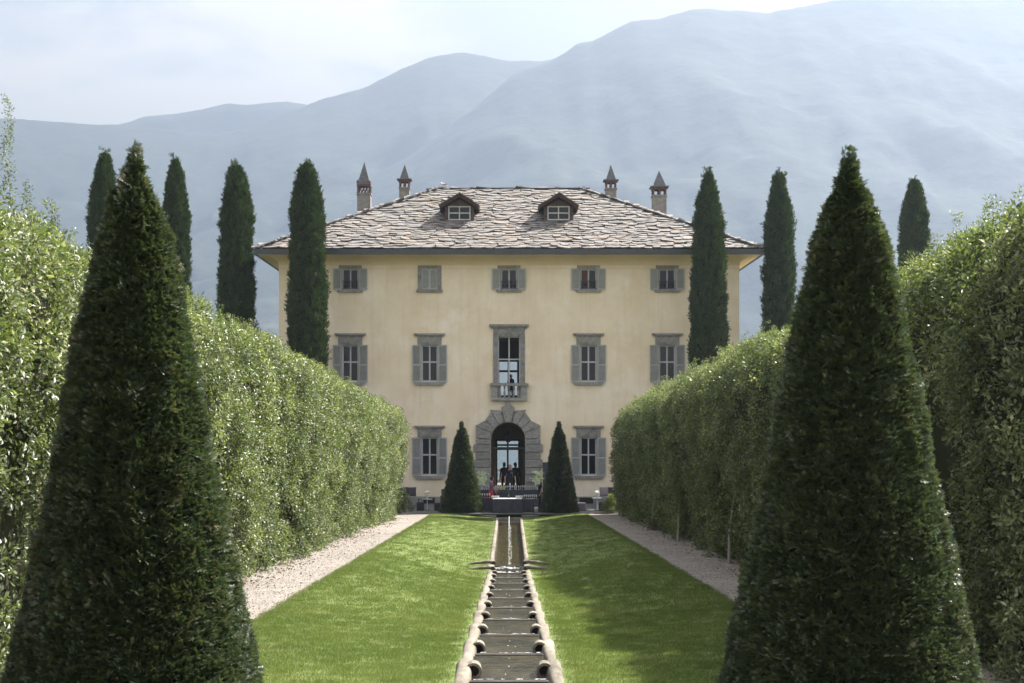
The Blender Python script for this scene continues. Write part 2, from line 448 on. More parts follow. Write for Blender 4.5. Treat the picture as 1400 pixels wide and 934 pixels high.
def lawn_mat():
    m, nt, b = new_mat('lawn_turf')
    N = nt.nodes.new; L = nt.links.new
    tc = N('ShaderNodeTexCoord')
    n1 = N('ShaderNodeTexNoise'); n1.inputs['Scale'].default_value = 0.45; n1.inputs['Detail'].default_value = 6
    n2 = N('ShaderNodeTexNoise'); n2.inputs['Scale'].default_value = 26; n2.inputs['Detail'].default_value = 6
    n3 = N('ShaderNodeTexNoise'); n3.inputs['Scale'].default_value = 0.8; n3.inputs['Detail'].default_value = 9; n3.inputs['Roughness'].default_value = 0.72
    for n in (n1, n2, n3): L(tc.outputs['Object'], n.inputs['Vector'])
    a = N('ShaderNodeMixRGB'); a.inputs['Color1'].default_value = (0.105, 0.142, 0.040, 1); a.inputs['Color2'].default_value = (0.150, 0.188, 0.062, 1)
    r = N('ShaderNodeMapRange'); r.inputs['From Min'].default_value = 0.35; r.inputs['From Max'].default_value = 0.65
    L(n1.outputs['Fac'], r.inputs['Value']); L(r.outputs['Result'], a.inputs['Fac'])
    c = N('ShaderNodeMixRGB'); c.blend_type = 'MULTIPLY'; c.inputs['Fac'].default_value = 1
    r2 = N('ShaderNodeMapRange'); r2.inputs['From Min'].default_value = 0.3; r2.inputs['From Max'].default_value = 0.7; r2.inputs['To Min'].default_value = 0.6; r2.inputs['To Max'].default_value = 1.3
    L(n2.outputs['Fac'], r2.inputs['Value']); L(a.outputs['Color'], c.inputs['Color1']); L(r2.outputs['Result'], c.inputs['Color2'])
    # worn straw-coloured patches
    r3 = N('ShaderNodeMapRange'); r3.inputs['From Min'].default_value = 0.56; r3.inputs['From Max'].default_value = 0.70; r3.inputs['To Max'].default_value = 0.8
    L(n3.outputs['Fac'], r3.inputs['Value'])
    d = N('ShaderNodeMixRGB'); d.inputs['Color2'].default_value = (0.22, 0.205, 0.115, 1)
    L(r3.outputs['Result'], d.inputs['Fac']); L(c.outputs['Color'], d.inputs['Color1'])
    L(d.outputs['Color'], b.inputs['Base Color'])
    b.inputs['Roughness'].default_value = 0.9; b.inputs['Specular IOR Level'].default_value = 0.15
    bp = N('ShaderNodeBump'); bp.inputs['Strength'].default_value = 0.4; bp.inputs['Distance'].default_value = 0.01
    nb = N('ShaderNodeTexNoise'); nb.inputs['Scale'].default_value = 45; nb.inputs['Detail'].default_value = 4
    L(tc.outputs['Object'], nb.inputs['Vector']); L(nb.outputs['Fac'], bp.inputs['Height']); L(bp.outputs['Normal'], b.inputs['Normal'])
    return m


def gravel_mat():
    m, nt, b = new_mat('path_gravel')
    N = nt.nodes.new; L = nt.links.new
    tc = N('ShaderNodeTexCoord')
    v = N('ShaderNodeTexVoronoi'); v.inputs['Scale'].default_value = 42
    n1 = N('ShaderNodeTexNoise'); n1.inputs['Scale'].default_value = 1.3; n1.inputs['Detail'].default_value = 8; n1.inputs['Roughness'].default_value = 0.7
    L(tc.outputs['Object'], v.inputs['Vector']); L(tc.outputs['Object'], n1.inputs['Vector'])
    ramp = N('ShaderNodeValToRGB')
    ramp.color_ramp.elements[0].color = (0.175, 0.155, 0.138, 1); ramp.color_ramp.elements[1].color = (0.39, 0.348, 0.31, 1)
    sp = N('ShaderNodeSeparateColor'); L(v.outputs['Color'], sp.inputs['Color']); L(sp.outputs[0], ramp.inputs['Fac'])
    c = N('ShaderNodeMixRGB'); c.blend_type = 'MULTIPLY'; c.inputs['Fac'].default_value = 1
    r2 = N('ShaderNodeMapRange'); r2.inputs['From Min'].default_value = 0.3; r2.inputs['From Max'].default_value = 0.7; r2.inputs['To Min'].default_value = 0.72; r2.inputs['To Max'].default_value = 1.15
    L(n1.outputs['Fac'], r2.inputs['Value']); L(ramp.outputs['Color'], c.inputs['Color1']); L(r2.outputs['Result'], c.inputs['Color2'])
    L(c.outputs['Color'], b.inputs['Base Color'])
    b.inputs['Roughness'].default_value = 0.95; b.inputs['Specular IOR Level'].default_value = 0.15
    bp = N('ShaderNodeBump'); bp.inputs['Strength'].default_value = 0.9; bp.inputs['Distance'].default_value = 0.02; bp.invert = True
    L(v.outputs['Distance'], bp.inputs['Height']); L(bp.outputs['Normal'], b.inputs['Normal'])
    return m


M['lawn'] = lawn_mat()
M['gravel'] = gravel_mat()
M['earth'] = noisy('earth_and_rough_grass', (0.07, 0.085, 0.03), (0.13, 0.12, 0.06), scale=0.8, rough=0.95)
M['forest'] = noisy('mountain_forest', (0.010, 0.020, 0.014), (0.030, 0.042, 0.024), scale=0.02, rough=0.95, bump=0.35, bscale=0.025, bdist=18, detail=10, c3=(0.07, 0.07, 0.062), scale3=0.007, lo3=0.60, hi3=0.72)


# ------------------------------------------------------------------ instanced foliage that stays inside its own object
def scatter_tree():
    g = bpy.data.node_groups.new('foliage_scatter', 'GeometryNodeTree')
    g.interface.new_socket('Geometry', in_out='INPUT', socket_type='NodeSocketGeometry')
    g.interface.new_socket('Geometry', in_out='OUTPUT', socket_type='NodeSocketGeometry')
    N = g.nodes.new; L = g.links.new
    gi = N('NodeGroupInput'); go = N('NodeGroupOutput')
    sel = N('GeometryNodeInputNamedAttribute'); sel.data_type = 'FLOAT'; sel.inputs['Name'].default_value = 'ispt'
    cmp_ = N('FunctionNodeCompare'); cmp_.data_type = 'FLOAT'; cmp_.operation = 'GREATER_THAN'; cmp_.inputs[1].default_value = 0.5
    L(sel.outputs[0], cmp_.inputs[0])
    sep = N('GeometryNodeSeparateGeometry'); sep.domain = 'POINT'
    L(gi.outputs[0], sep.inputs['Geometry']); L(cmp_.outputs[0], sep.inputs['Selection'])
    rot = N('GeometryNodeInputNamedAttribute'); rot.data_type = 'FLOAT_VECTOR'; rot.inputs['Name'].default_value = 'rot'
    e2r = N('FunctionNodeEulerToRotation'); L(rot.outputs[0], e2r.inputs[0])
    scl = N('GeometryNodeInputNamedAttribute'); scl.data_type = 'FLOAT'; scl.inputs['Name'].default_value = 'scl'
    iop = N('GeometryNodeInstanceOnPoints')
    L(sep.outputs[0], iop.inputs['Points']); L(sep.outputs[1], iop.inputs['Instance'])
    L(e2r.outputs[0], iop.inputs['Rotation']); L(scl.outputs[0], iop.inputs['Scale'])
    L(iop.outputs[0], go.inputs[0])
    return g


SCATTER = scatter_tree()


def scatter(name, proto, pts, rots, scls, tints, mat, parent=None, kind='stuff'):
    pv, pf, pr = proto
    n, k = len(pts), len(pv)
    me = bpy.data.meshes.new(name)
    me.from_pydata([tuple(p) for p in pv] + [tuple(p) for p in pts], [], pf)
    def attr(nm, typ, key, a):
        at = me.attributes.new(nm, typ, 'POINT'); at.data.foreach_set(key, np.asarray(a, dtype=np.float32).ravel())
    attr('ispt', 'FLOAT', 'value', np.r_[np.zeros(k), np.ones(n)])
    attr('rot', 'FLOAT_VECTOR', 'vector', np.vstack([np.zeros((k, 3)), rots]))
    attr('scl', 'FLOAT', 'value', np.r_[np.ones(k), scls])
    attr('tint', 'FLOAT', 'value', np.r_[np.zeros(k), tints])
    attr('leafrnd', 'FLOAT', 'value', np.r_[pr, np.zeros(n)])
    me.materials.append(mat)
    o = link_mesh(name, me, None, parent, kind=kind)
    md = o.modifiers.new('scatter', 'NODES'); md.node_group = SCATTER
    return o


def leaf_geo(vs, fs, rs, p, d, up, ln, w, fold=0.25, r=None, tipw=0.0):
    """one folded leaf from p along d"""
    d = d.normalized(); s = d.cross(up)
    if s.length < 1e-3: s = d.cross(Vector((1, 0.2, 0)))
    s.normalize(); u = s.cross(d).normalized()
    b = len(vs)
    mid = p + d * ln * 0.5
    vs += [p, mid + s * w * 0.5 + u * w * fold, p + d * ln, mid - s * w * 0.5 + u * w * fold]
    fs += [(b, b + 1, b + 2), (b, b + 2, b + 3)]
    r = random.random() if r is None else r
    rs += [r] * 4


def proto_laurel(nl=40, rad=0.17, ln=0.068):
    vs, fs, rs = [], [], []
    for i in range(nl):
        a = random.uniform(0, 2 * PI); e = random.uniform(-0.2, 1.0)
        dirn = Vector((math.cos(a) * math.cos(e), math.sin(a) * math.cos(e), math.sin(e) + 0.15)).normalized()
        p = dirn * rad * random.uniform(0.25, 1.0)
        d = (dirn + Vector((random.gauss(0, .6), random.gauss(0, .6), random.gauss(0, .6)))).normalized()
        leaf_geo(vs, fs, rs, p, d, Vector((random.gauss(0, .4), random.gauss(0, .4), 1)), ln * random.uniform(0.7, 1.25), ln * 0.52)
    return vs, fs, rs


def proto_yew():
    vs, fs, rs = [], [], []
    for t in range(6):
        a = random.uniform(-1.25, 1.25); e = random.uniform(-0.25, 0.35)
        ax = Vector((math.sin(a), random.uniform(-.2, .2), math.cos(a) * 1.0)).normalized()
        ax = Vector((math.sin(a) * math.cos(e), math.sin(e), math.cos(a) * math.cos(e))).normalized()
        ln = random.uniform(0.045, 0.085)
        o = Vector((random.uniform(-.02, .02), random.uniform(-.02, .02), -0.02))
        side = ax.cross(Vector((0, 1, 0))).normalized()
        rr = random.random()
        for k in range(7):
            p = o + ax * ln * (k + 0.5) / 7
            for s in (-1, 1):
                d = side * s + ax * 0.7 + Vector((0, random.uniform(-.25, .25), 0))
                leaf_geo(vs, fs, rs, p, d, Vector((0, 1, 0.2)), 0.026, 0.0115, 0.1, min(1, max(0, rr + random.uniform(-.2, .2))))
        leaf_geo(vs, fs, rs, o + ax * ln, ax, Vector((0, 1, 0.2)), 0.03, 0.010, 0.1, rr)
    return vs, fs, rs


def proto_cypress():
    vs, fs, rs = [], [], []
    for t in range(22):
        a = random.uniform(0, 2 * PI); rr = random.random() ** 0.5
        base = Vector((math.cos(a) * rr * 0.09, math.sin(a) * rr * 0.09, random.uniform(-0.12, 0.08)))
        d = Vector((math.cos(a) * 0.35 * rr + random.gauss(0, .15), math.sin(a) * 0.35 * rr + random.gauss(0, .15), 1))
        leaf_geo(vs, fs, rs, base, d, Vector((math.cos(a), math.sin(a), 0)), random.uniform(0.08, 0.15), 0.034, 0.3)
    return vs, fs, rs


def proto_grass(nb=36, rad=0.13, h=0.035):
    vs, fs, rs = [], [], []
    for i in range(nb):
        a = random.uniform(0, 2 * PI); r = rad * random.random() ** 0.5
        p = Vector((math.cos(a) * r, math.sin(a) * r, -0.004))
        b = random.uniform(0, 2 * PI); w = 0.0022
        hh = h * random.uniform(0.6, 1.2)
        lean = Vector((random.gauss(0, .35), random.gauss(0, .35), 1)) * hh
        s = Vector((math.cos(b), math.sin(b), 0)) * w
        k = len(vs)
        vs += [p - s, p + s, p + lean]
        fs += [(k, k + 1, k + 2)]
        rs += [random.random()] * 3
    return vs, fs, rs


def proto_pebble():
    vs, fs = [], []
    for s in (-1, 1):
        vs.append(Vector((0, 0, 0.006 * s)))
    for i in range(6):
        a = i * PI / 3
        vs.append(Vector((math.cos(a) * 0.012 * random.uniform(.8, 1.2), math.sin(a) * 0.009 * random.uniform(.8, 1.2), random.uniform(-.002, .002))))
    for i in range(6):
        a, b = 2 + i, 2 + (i + 1) % 6
        fs += [(1, a, b), (0, b, a)]
    return vs, fs, [0.5] * 8


def eulers_from_normals(nrm, spin=True, jitter=0.35):
    """euler angles that turn +z to each (jittered) normal with a random spin"""
    out_ = np.zeros((len(nrm), 3))
    for i, n in enumerate(nrm):
        v = Vector((n[0] + random.gauss(0, jitter), n[1] + random.gauss(0, jitter), n[2] + random.gauss(0, jitter)))
        q = v.to_track_quat('Z', 'Y')
        if spin:
            q = q @ Matrix.Rotation(random.uniform(0, 2 * PI), 3, 'Z').to_quaternion()
        out_[i] = q.to_euler()
    return out_


P_LAUREL = proto_laurel()
P_YEW = proto_yew()
P_CYP = proto_cypress()
P_GRASS = proto_grass()


# ------------------------------------------------------------------ terrain
def Zp(y):
    return max(0.0, 1.84 - 0.0275 * y) if y > -8 else 1.84 + 0.0275 * 8


def smooth(t):
    t = min(1.0, max(0.0, t)); return t * t * (3 - 2 * t)


def z_coping(y):
    if y < 40.8: z = 2.23 - 0.0535 * y
    elif y < 46: z = 0.047 + (-0.20 - 0.047) * (y - 40.8) / 5.2
    elif y < 66: z = -0.20
    else: z = -0.20 + 0.06 * min(1, (y - 66) / 3)
    return min(z, Zp(y) - 0.02) if y < 40 else z


def z_water(y):
    return z_coping(y) - 0.14


def z_lawn(x, y):
    ax = abs(x)
    w = 0.75
    t = smooth((ax - w * .9) / 2.95)
    z = (z_coping(y) - 0.05) * (1 - t) + Zp(y) * t
    return z + 0.010 * noise.noise(Vector((x * 0.5, y * 0.35, 3.1))) * smooth((3.6 - ax) / 0.6)


LAWN_END = 69.2
lawn_ys = np.linspace(-4, LAWN_END, 240)


def strip(xs, ys, zf):
    xs = list(xs); ys = list(ys); nx = len(xs)
    v = [(x, y, zf(x, y)) for y in ys for x in xs]
    f = [(j * nx + i, j * nx + i + 1, (j + 1) * nx + i + 1, (j + 1) * nx + i) for j in range(len(ys) - 1) for i in range(nx - 1)]
    return v, f


def lawn_half(s):
    mb = MB()
    for (ya, yb, xi) in ((-4, 15.0, 0.5), (15.0, 68.6, 0.5), (68.6, LAWN_END, 0.0)):
        ys = [y for y in lawn_ys if ya < y < yb]; ys = [ya] + ys + [yb]
        xs = np.linspace(xi, 3.65, 34) * s
        if s < 0: xs = xs[::-1]
        v, f = strip(xs, ys, z_lawn)
        mb.add(v, f)
    return mb


lmb = MB()
for s in (-1, 1):
    h = lawn_half(s); lmb.add(h.v, h.f)
lawn = lmb.build('lawn', M['lawn'], smooth=True, kind='structure')
lawn['label'] = 'mown green lawn on both sides of the stone water cascade'

PATH_W0, PATH_W1 = 3.65, 6.3
for s in (-1, 1):
    xs = np.linspace(PATH_W0, PATH_W1, 8) * s
    if s < 0: xs = xs[::-1]
    v, f = strip(xs, np.linspace(-4, LAWN_END, 120), lambda x, y: Zp(y) - 0.02 + 0.012 * noise.noise(Vector((x * 1.3, y * 0.9, 0))))
    o = MB().add(v, f).build('gravel_path', M['gravel'], smooth=True, kind='structure')
    o['label'] = 'sunlit gravel path along the pale leafy hedge' if s < 0 else 'shaded gravel path along the dark hedge'

# patio of stone flags in front of the villa
v, f = strip(np.linspace(-16, 16, 9), np.linspace(LAWN_END, 112, 9), lambda x, y: -0.06)
patio = MB().add(v, f).build('patio', M['patio'], kind='structure')

# flags: rows of paving stones laid on the patio in front of the facade
flag_me = []
for k in range(4):
    w, d = 0.88 + 0.05 * k, 0.86
    b_ = MB(); b_.box(-w / 2, w / 2, -d / 2, d / 2, -0.05, 0.0)
    flag_me.append(b_.mesh('paving_stone', M['patio']))
px_ = -6.9
row = 0
for yy in np.arange(LAWN_END + 0.46, 76.5, 0.9):
    x = -8.2 + (row % 2) * 0.4
    while x < 8.2:
        k = random.randrange(4); w = 0.88 + 0.05 * k
        o = bpy.data.objects.new('paving_stone', flag_me[k]); COL.objects.link(o); o.parent = patio
        o.location = (x + w / 2, yy, 0.0 + random.uniform(-0.003, 0.003))
        x += w + 0.02
    row += 1

gx = sorted(set([-5000, -2500, -1200, -600, -250, -100, -50, -25, -16, -10, 10, 16, 25, 50, 100, 250, 600, 1200, 2500, 5000] + list(np.linspace(-6.6, 6.6, 23))))
gy = sorted(set([-500, -250, -100, -50, -25, -12] + list(np.linspace(-8, 70, 60)) + [72, 80, 90, 100, 110, 112, 112.4, 150]))


def z_ground(x, y):
    if y > 112.2: return -14
    z = Zp(y) - 0.09
    if y < -8: z = 1.97 + (-8 - y) * 0.0275 * 0.5
    if abs(x) < 3.7: z -= 0.9
    if y > 69: z = -0.12
    return z


grid_mesh('ground', gx, gy, z_ground, M['earth'], kind='structure', smooth=False)
lx = [-5000, -1500, -400, 0, 400, 1500, 5000]
grid_mesh('lake', lx, [112.3, 400, 1000, 2500, 4500], lambda x, y: -2.5, M['lake'], kind='structure', smooth=False)


# ------------------------------------------------------------------ mountains
def mountain(name, label, pts, D, depth, xl, xr, nx, ny, amp, seed, base=-20):
    xs_px = [p[0] for p in pts]; ys_px = [p[1] for p in pts]
    X = np.linspace(xl, xr, nx)
    v, f = [], []
    for j in range(ny):
        t = j / (ny - 1)
        for x in X:
            px = 696 + x * 2000 / D
            py = np.interp(px, xs_px, ys_px)
            H = CAMZ + (585 - py) * D / 2000
            y = D - depth * (1 - t)
            q = Vector((x / 420 + seed, y / 700, seed))
            gul = 1 - abs(noise.fractal(q, 1.0, 2.1, 5)) * 1.7
            n2 = noise.fractal(Vector((x / 140 + seed, y / 160, 5 + seed)), 1.0, 2.0, 5)
            env = math.sin(PI * min(1, t * 1.02)) ** 0.7 if t < 0.98 else 0.0
            z = base + (H - base) * (t ** 1.08) + amp * env * (gul - 0.7) + amp * 0.22 * n2 * env
            if j == ny - 1: z = H + 4 * noise.fractal(Vector((x / 60, seed, 0)), 1.0, 2.0, 4)
            yy = y + amp * 0.7 * n2 * env
            v.append((x, yy, z))
    for x in X:        # back slope
        v.append((x, D + depth * 0.35, base))
    for j in range(ny):
        for i in range(nx - 1):
            f.append((j * nx + i, j * nx + i + 1, (j + 1) * nx + i + 1, (j + 1) * nx + i))
    me = bpy.data.meshes.new(name); me.from_pydata(v, [], f); me.shade_smooth()
    o = link_mesh(name, me, M['forest'], kind='structure'); o['label'] = label
    return o


mountain('mountain', 'steep forested mountain rising out of frame behind the villa on the right',
         [(-400, 585), (150, 440), (300, 345), (400, 298), (475, 262), (520, 236), (565, 210), (625, 165), (700, 105), (762, 78), (790, 60), (810, 56), (865, 28), (900, 25), (940, 14), (970, 11), (1025, 16), (1050, 19), (1070, 12), (1100, 9), (1135, 0), (1200, -10), (1300, -6), (1400, -12), (1700, 30), (2400, 200)],
         3000, 1400, -1000, 2400, 300, 90, 60, 1.3)
mountain('mountain', 'hazy forested mountain with a rounded summit behind the villa on the left',
         [(-600, 230), (-200, 175), (0, 162), (75, 166), (150, 172), (220, 175), (280, 183), (320, 180), (350, 170), (400, 150), (450, 132), (500, 120), (550, 95), (585, 80), (625, 72), (660, 76), (700, 83), (740, 84), (770, 76), (850, 90), (1200, 200)],
         3500, 1450, -2600, 850, 300, 90, 70, 4.7)
mountain('mountain', 'palest distant mountain ridge low behind the left mountain',
         [(-600, 260), (100, 185), (165, 170), (200, 159), (240, 156), (280, 149), (315, 141), (350, 143), (390, 139), (415, 142), (460, 150), (600, 200)],
         4270, 700, -2400, 250, 160, 40, 100, 8.2)

# ------------------------------------------------------------------ villa
WY = 74.0
VD = 15.34
HW = 11.65
FZ = 0.45          # inner floor height
villa = empty('villa', (0, WY, 0), 'ochre three-storey villa with grey shutters and a hipped stone slab roof', 'villa')


def VP_(x, y, z):    # world -> villa space
    return (x, y - WY, z)


COLX = [-8.03, -4.02, 0.0, 4.02, 8.0]
win_top = dict(zb=11.04, zt=12.10, hw=0.42)
win_mid = dict(zb=6.38, zt=8.235, hw=0.42)
win_gr = dict(zb=1.64, zt=3.57, hw=0.42)
holes = []
for x in COLX:
    holes.append((x - .42, x + .42, 11.04, 12.10))
for x in (COLX[0], COLX[1], COLX[3], COLX[4]):
    holes.append((x - .42, x + .42, 6.38, 8.235))
for x in (COLX[1], COLX[3]):
    holes.append((x - .42, x + .42, 1.64, 3.57))
BALC = (-.57, .57, 5.46, 8.69)
DR = 0.87; DSP = 3.46; DCX = -0.05
holes.append(BALC)
DOOR = (DCX - DR, DCX + DR, FZ, DSP + DR)
holes.append(DOOR)


def wall_sheet(mb, x0, x1, z0, z1, holes, y, depth, flip=False):
    xs = sorted(set([x0, x1] + [h[0] for h in holes] + [h[1] for h in holes]))
    zs = sorted(set([z0, z1] + [h[2] for h in holes] + [h[3] for h in holes]))
    for i in range(len(xs) - 1):
        for j in range(len(zs) - 1):
            cx, cz = (xs[i] + xs[i + 1]) / 2, (zs[j] + zs[j + 1]) / 2
            if any(h[0] < cx < h[1] and h[2] < cz < h[3] for h in holes): continue
            mb.add([(xs[i], y, zs[j]), (xs[i + 1], y, zs[j]), (xs[i + 1], y, zs[j + 1]), (xs[i], y, zs[j + 1])], [(0, 1, 2, 3)])
    for h in holes:
        a, b, c, d = h
        y2 = y + depth
        arch = h is DOOR
        if not arch:
            mb.add([(a, y, d), (b, y, d), (b, y2, d), (a, y2, d)], [(0, 1, 2, 3)])
        zt = DSP if arch else d
        mb.add([(a, y, c), (b, y, c), (b, y2, c), (a, y2, c)], [(3, 2, 1, 0)])
        mb.add([(a, y, c), (a, y, zt), (a, y2, zt), (a, y2, c)], [(0, 1, 2, 3)])
        mb.add([(b, y, c), (b, y, zt), (b, y2, zt), (b, y2, c)], [(3, 2, 1, 0)])
        if arch:
            n = 20
            arc = [(DCX - DR * math.cos(PI * k / n), DSP + DR * math.sin(PI * k / n)) for k in range(n + 1)]
            for k in range(n):
                (xa, za), (xb, zb) = arc[k], arc[k + 1]
                mb.add([(xa, y, za), (xb, y, zb), (xb, y, d), (xa, y, d)], [(0, 1, 2, 3)])
                mb.add([(xa, y, za), (xb, y, zb), (xb, y2, zb), (xa, y2, za)], [(0, 1, 2, 3)])


wmb = MB()
wall_sheet(wmb, -HW, HW, -0.1, 12.45, holes, 0.0, 0.32)
me = wmb.mesh('wall', M['render'])
link_mesh('wall', me, None, villa)
# back wall with the lakeside door and window that the hall looks out through
BH1 = (-0.82, 0.66, FZ, 3.35)
BH2 = (-0.72, 0.62, 5.9, 8.2)
bmb = MB()
wall_sheet(bmb, -HW, HW, -0.1, 12.45, [BH1, BH2], VD, -0.32)
bmb.add([(-HW, 0, -.1), (-HW, VD, -.1), (-HW, VD, 12.45), (-HW, 0, 12.45)], [(0, 1, 2, 3)])
bmb.add([(HW, 0, -.1), (HW, VD, -.1), (HW, VD, 12.45), (HW, 0, 12.45)], [(3, 2, 1, 0)])
me = bmb.mesh('wall', M['render']); link_mesh('wall', me, None, villa)
# halls
for (z0, z1, hw_) in ((FZ - 0.002, 4.75, 2.1), (5.30, 9.3, 2.1)):
    b_ = MB()
    y0, y1 = 0.33, VD - 0.33
    b_.add([(-hw_, y0, z0), (-hw_, y1, z0), (-hw_, y1, z1), (-hw_, y0, z1)], [(0, 1, 2, 3)])
    b_.add([(hw_, y0, z0), (hw_, y1, z0), (hw_, y1, z1), (hw_, y0, z1)], [(3, 2, 1, 0)])
    b_.add([(-hw_, y0, z1), (-hw_, y1, z1), (hw_, y1, z1), (hw_, y0, z1)], [(0, 1, 2, 3)])
    b_.build('inner_wall', M['interior'], villa)
    MB().add([(-hw_, y0, z0), (-hw_, y1, z0), (hw_, y1, z0), (hw_, y0, z0)], [(3, 2, 1, 0)]).build('inner_floor', M['intfloor'], villa)
# glazed frame in the lakeside openings
def grid_frame(x0, x1, z0, z1, xbars, zbars, y, t=0.05, d=0.05):
    b_ = MB()
    b_.box(x0, x0 + t, y, y + d, z0, z1); b_.box(x1 - t, x1, y, y + d, z0, z1)
    b_.box(x0 + t, x1 - t, y + .002, y + d - .002, z0, z0 + t); b_.box(x0 + t, x1 - t, y + .002, y + d - .002, z1 - t, z1)
    for xb in xbars: b_.box(xb - t * .5, xb + t * .5, y + .004, y + d - .004, z0 + t, z1 - t)
    for zb in zbars: b_.box(x0 + t, x1 - t, y + .008, y + d - .008, zb - t * .5, zb + t * .5)
    return b_
grid_frame(BH1[0], BH1[1], BH1[2], BH1[3], [-0.08], [2.75, 3.0], VD - 0.2, 0.11).build('lake_door', M['iron'], villa)
grid_frame(BH2[0], BH2[1], BH2[2], BH2[3], [-0.02], [7.5], VD - 0.2, 0.13).build('lake_window', M['soffitw'], villa)

# plinth, string moulding, cove and soffit
pm = MB(); pm.box(-HW - .04, -1.75, -0.06, 0.0, -0.06, 0.57); pm.box(1.66, HW + .04, -0.06, 0.0, -0.06, 0.57)
pm.build('plinth', M['plinth'], villa)
for x0, x1 in ((-4.6, -3.75), (3.55, 4.25)):
    MB().box(x0, x1, -0.075, -0.061, 0.22, 0.52).build('basement_grille', M['iron'], villa)
mm = MB(); mm.box(-HW - .03, HW + .03, -0.035, 0.0, 12.27, 12.33); mm.box(-HW - .015, HW + .015, -0.015, 0.0, 12.09, 12.115)
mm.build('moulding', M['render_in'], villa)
cov = MB()
prof = []
for k in range(9):
    a = PI / 2 * k / 8
    prof.append((0.95 * (1 - math.cos(a)), 12.33 + 0.38 * math.sin(a)))     # outwards, z
ring = []
for (o_, z) in prof:
    ring.append([(-HW - o_, -o_, z), (HW + o_, -o_, z), (HW + o_, VD + o_, z), (-HW - o_, VD + o_, z)])
for k in range(len(ring) - 1):
    for i in range(4):
        a, b = ring[k][i], ring[k][(i + 1) % 4]; c, d = ring[k + 1][(i + 1) % 4], ring[k + 1][i]
        cov.add([a, b, c, d], [(0, 1, 2, 3)])
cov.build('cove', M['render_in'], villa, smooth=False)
EO = 1.0
gut = MB()
EX = HW + EO
for (a, b, c, d) in ((-EX, EX, -EO - 0.10, -EO + 0.02), (-EX, EX, VD + EO - .02, VD + EO + .1), (-EX - .1, -EX + .02, -EO - .1, VD + EO + .1), (EX - .02, EX + .1, -EO - .1, VD + EO + .1)):
    gut.box(a, b, c + (0.001 if c < -1.05 and b - a > 1 else 0), d, 12.70, 12.97)
gut.build('gutter', M['gutter'], villa)

# roof
RY = VD / 2
RH = 4.0; RZ = 17.36; EZ = 12.98
roofc = [(-EX, -EO, EZ), (EX, -EO, EZ), (EX, VD + EO, EZ), (-EX, VD + EO, EZ), (-RH, RY, RZ), (RH, RY, RZ)]
rb = MB(); rb.add([(x, y, z - 0.10) for x, y, z in roofc], [(0, 1, 5, 4), (1, 2, 5), (2, 3, 4, 5), (3, 0, 4), (3, 2, 1, 0)])
roof = rb.build('roof', M['under'], villa)


def slab_poly(w, l):
    """irregular flagstone outline, pointed towards the lower edge, x across, y up-slope"""
    j = lambda s: random.uniform(-s, s)
    pts = [(-w * (.5 + j(.04)), l * (.20 + j(.10))), (-w * (.26 + j(.12)), j(.05) * l), (w * (j(.22)), -l * (.04 + random.random() * .12)), (w * (.30 + j(.12)), j(.06) * l), (w * (.5 + j(.04)), l * (.22 + j(.12))), (w * (.47 + j(.03)), l * 1.25), (-w * (.47 + j(.03)), l * 1.25)]
    return pts


def slab_mesh(mb, tints, plane_o, ux, uy, un, cx, cy, w, l, th, lift):
    poly = slab_poly(w, l)
    ang = random.gauss(0, 0.085)
    ca, sa = math.cos(ang), math.sin(ang)
    tilt = 0.11 + random.uniform(-0.03, 0.04)
    side = random.gauss(0, 0.045)
    n = len(poly)
    vt, vb = [], []
    for (px, py) in poly:
        x = cx + px * ca - py * sa; y = cy + px * sa + py * ca
        z = lift + th - tilt * py + side * px
        vt.append(plane_o + ux * x + uy * y + un * z)
        vb.append(plane_o + ux * x + uy * y + un * (z - th))
    base = len(mb.v)
    mb.add(vt + vb, [tuple(range(n)), tuple(range(2 * n - 1, n - 1, -1))] + [(i, i + n, (i + 1) % n + n, (i + 1) % n) for i in range(n)])
    t = random.random()
    v = random.uniform(0.78, 1.2)
    if t < 0.10: c = (v * 1.05, v * 0.91, v * 0.80)
    elif t < 0.28: c = (v * 0.80, v * 0.82, v * 0.86)
    else: c = (v, v * 0.97, v * 0.945)
    tints += [(*c, 1)] * (2 * n)


def build_slabs(name, mb, tints, parent, kind=None):
    me = bpy.data.meshes.new(name)
    me.from_pydata(mb.v, [], mb.f)
    at = me.color_attributes.new('tint', 'FLOAT_COLOR', 'POINT')
    at.data.foreach_set('color', np.asarray(tints, dtype=np.float32).ravel())
    bm = bmesh.new(); bm.from_mesh(me); bmesh.ops.recalc_face_normals(bm, faces=bm.faces); bm.to_mesh(me); bm.free()
    return link_mesh(name, me, M['slab'], parent, kind=kind)


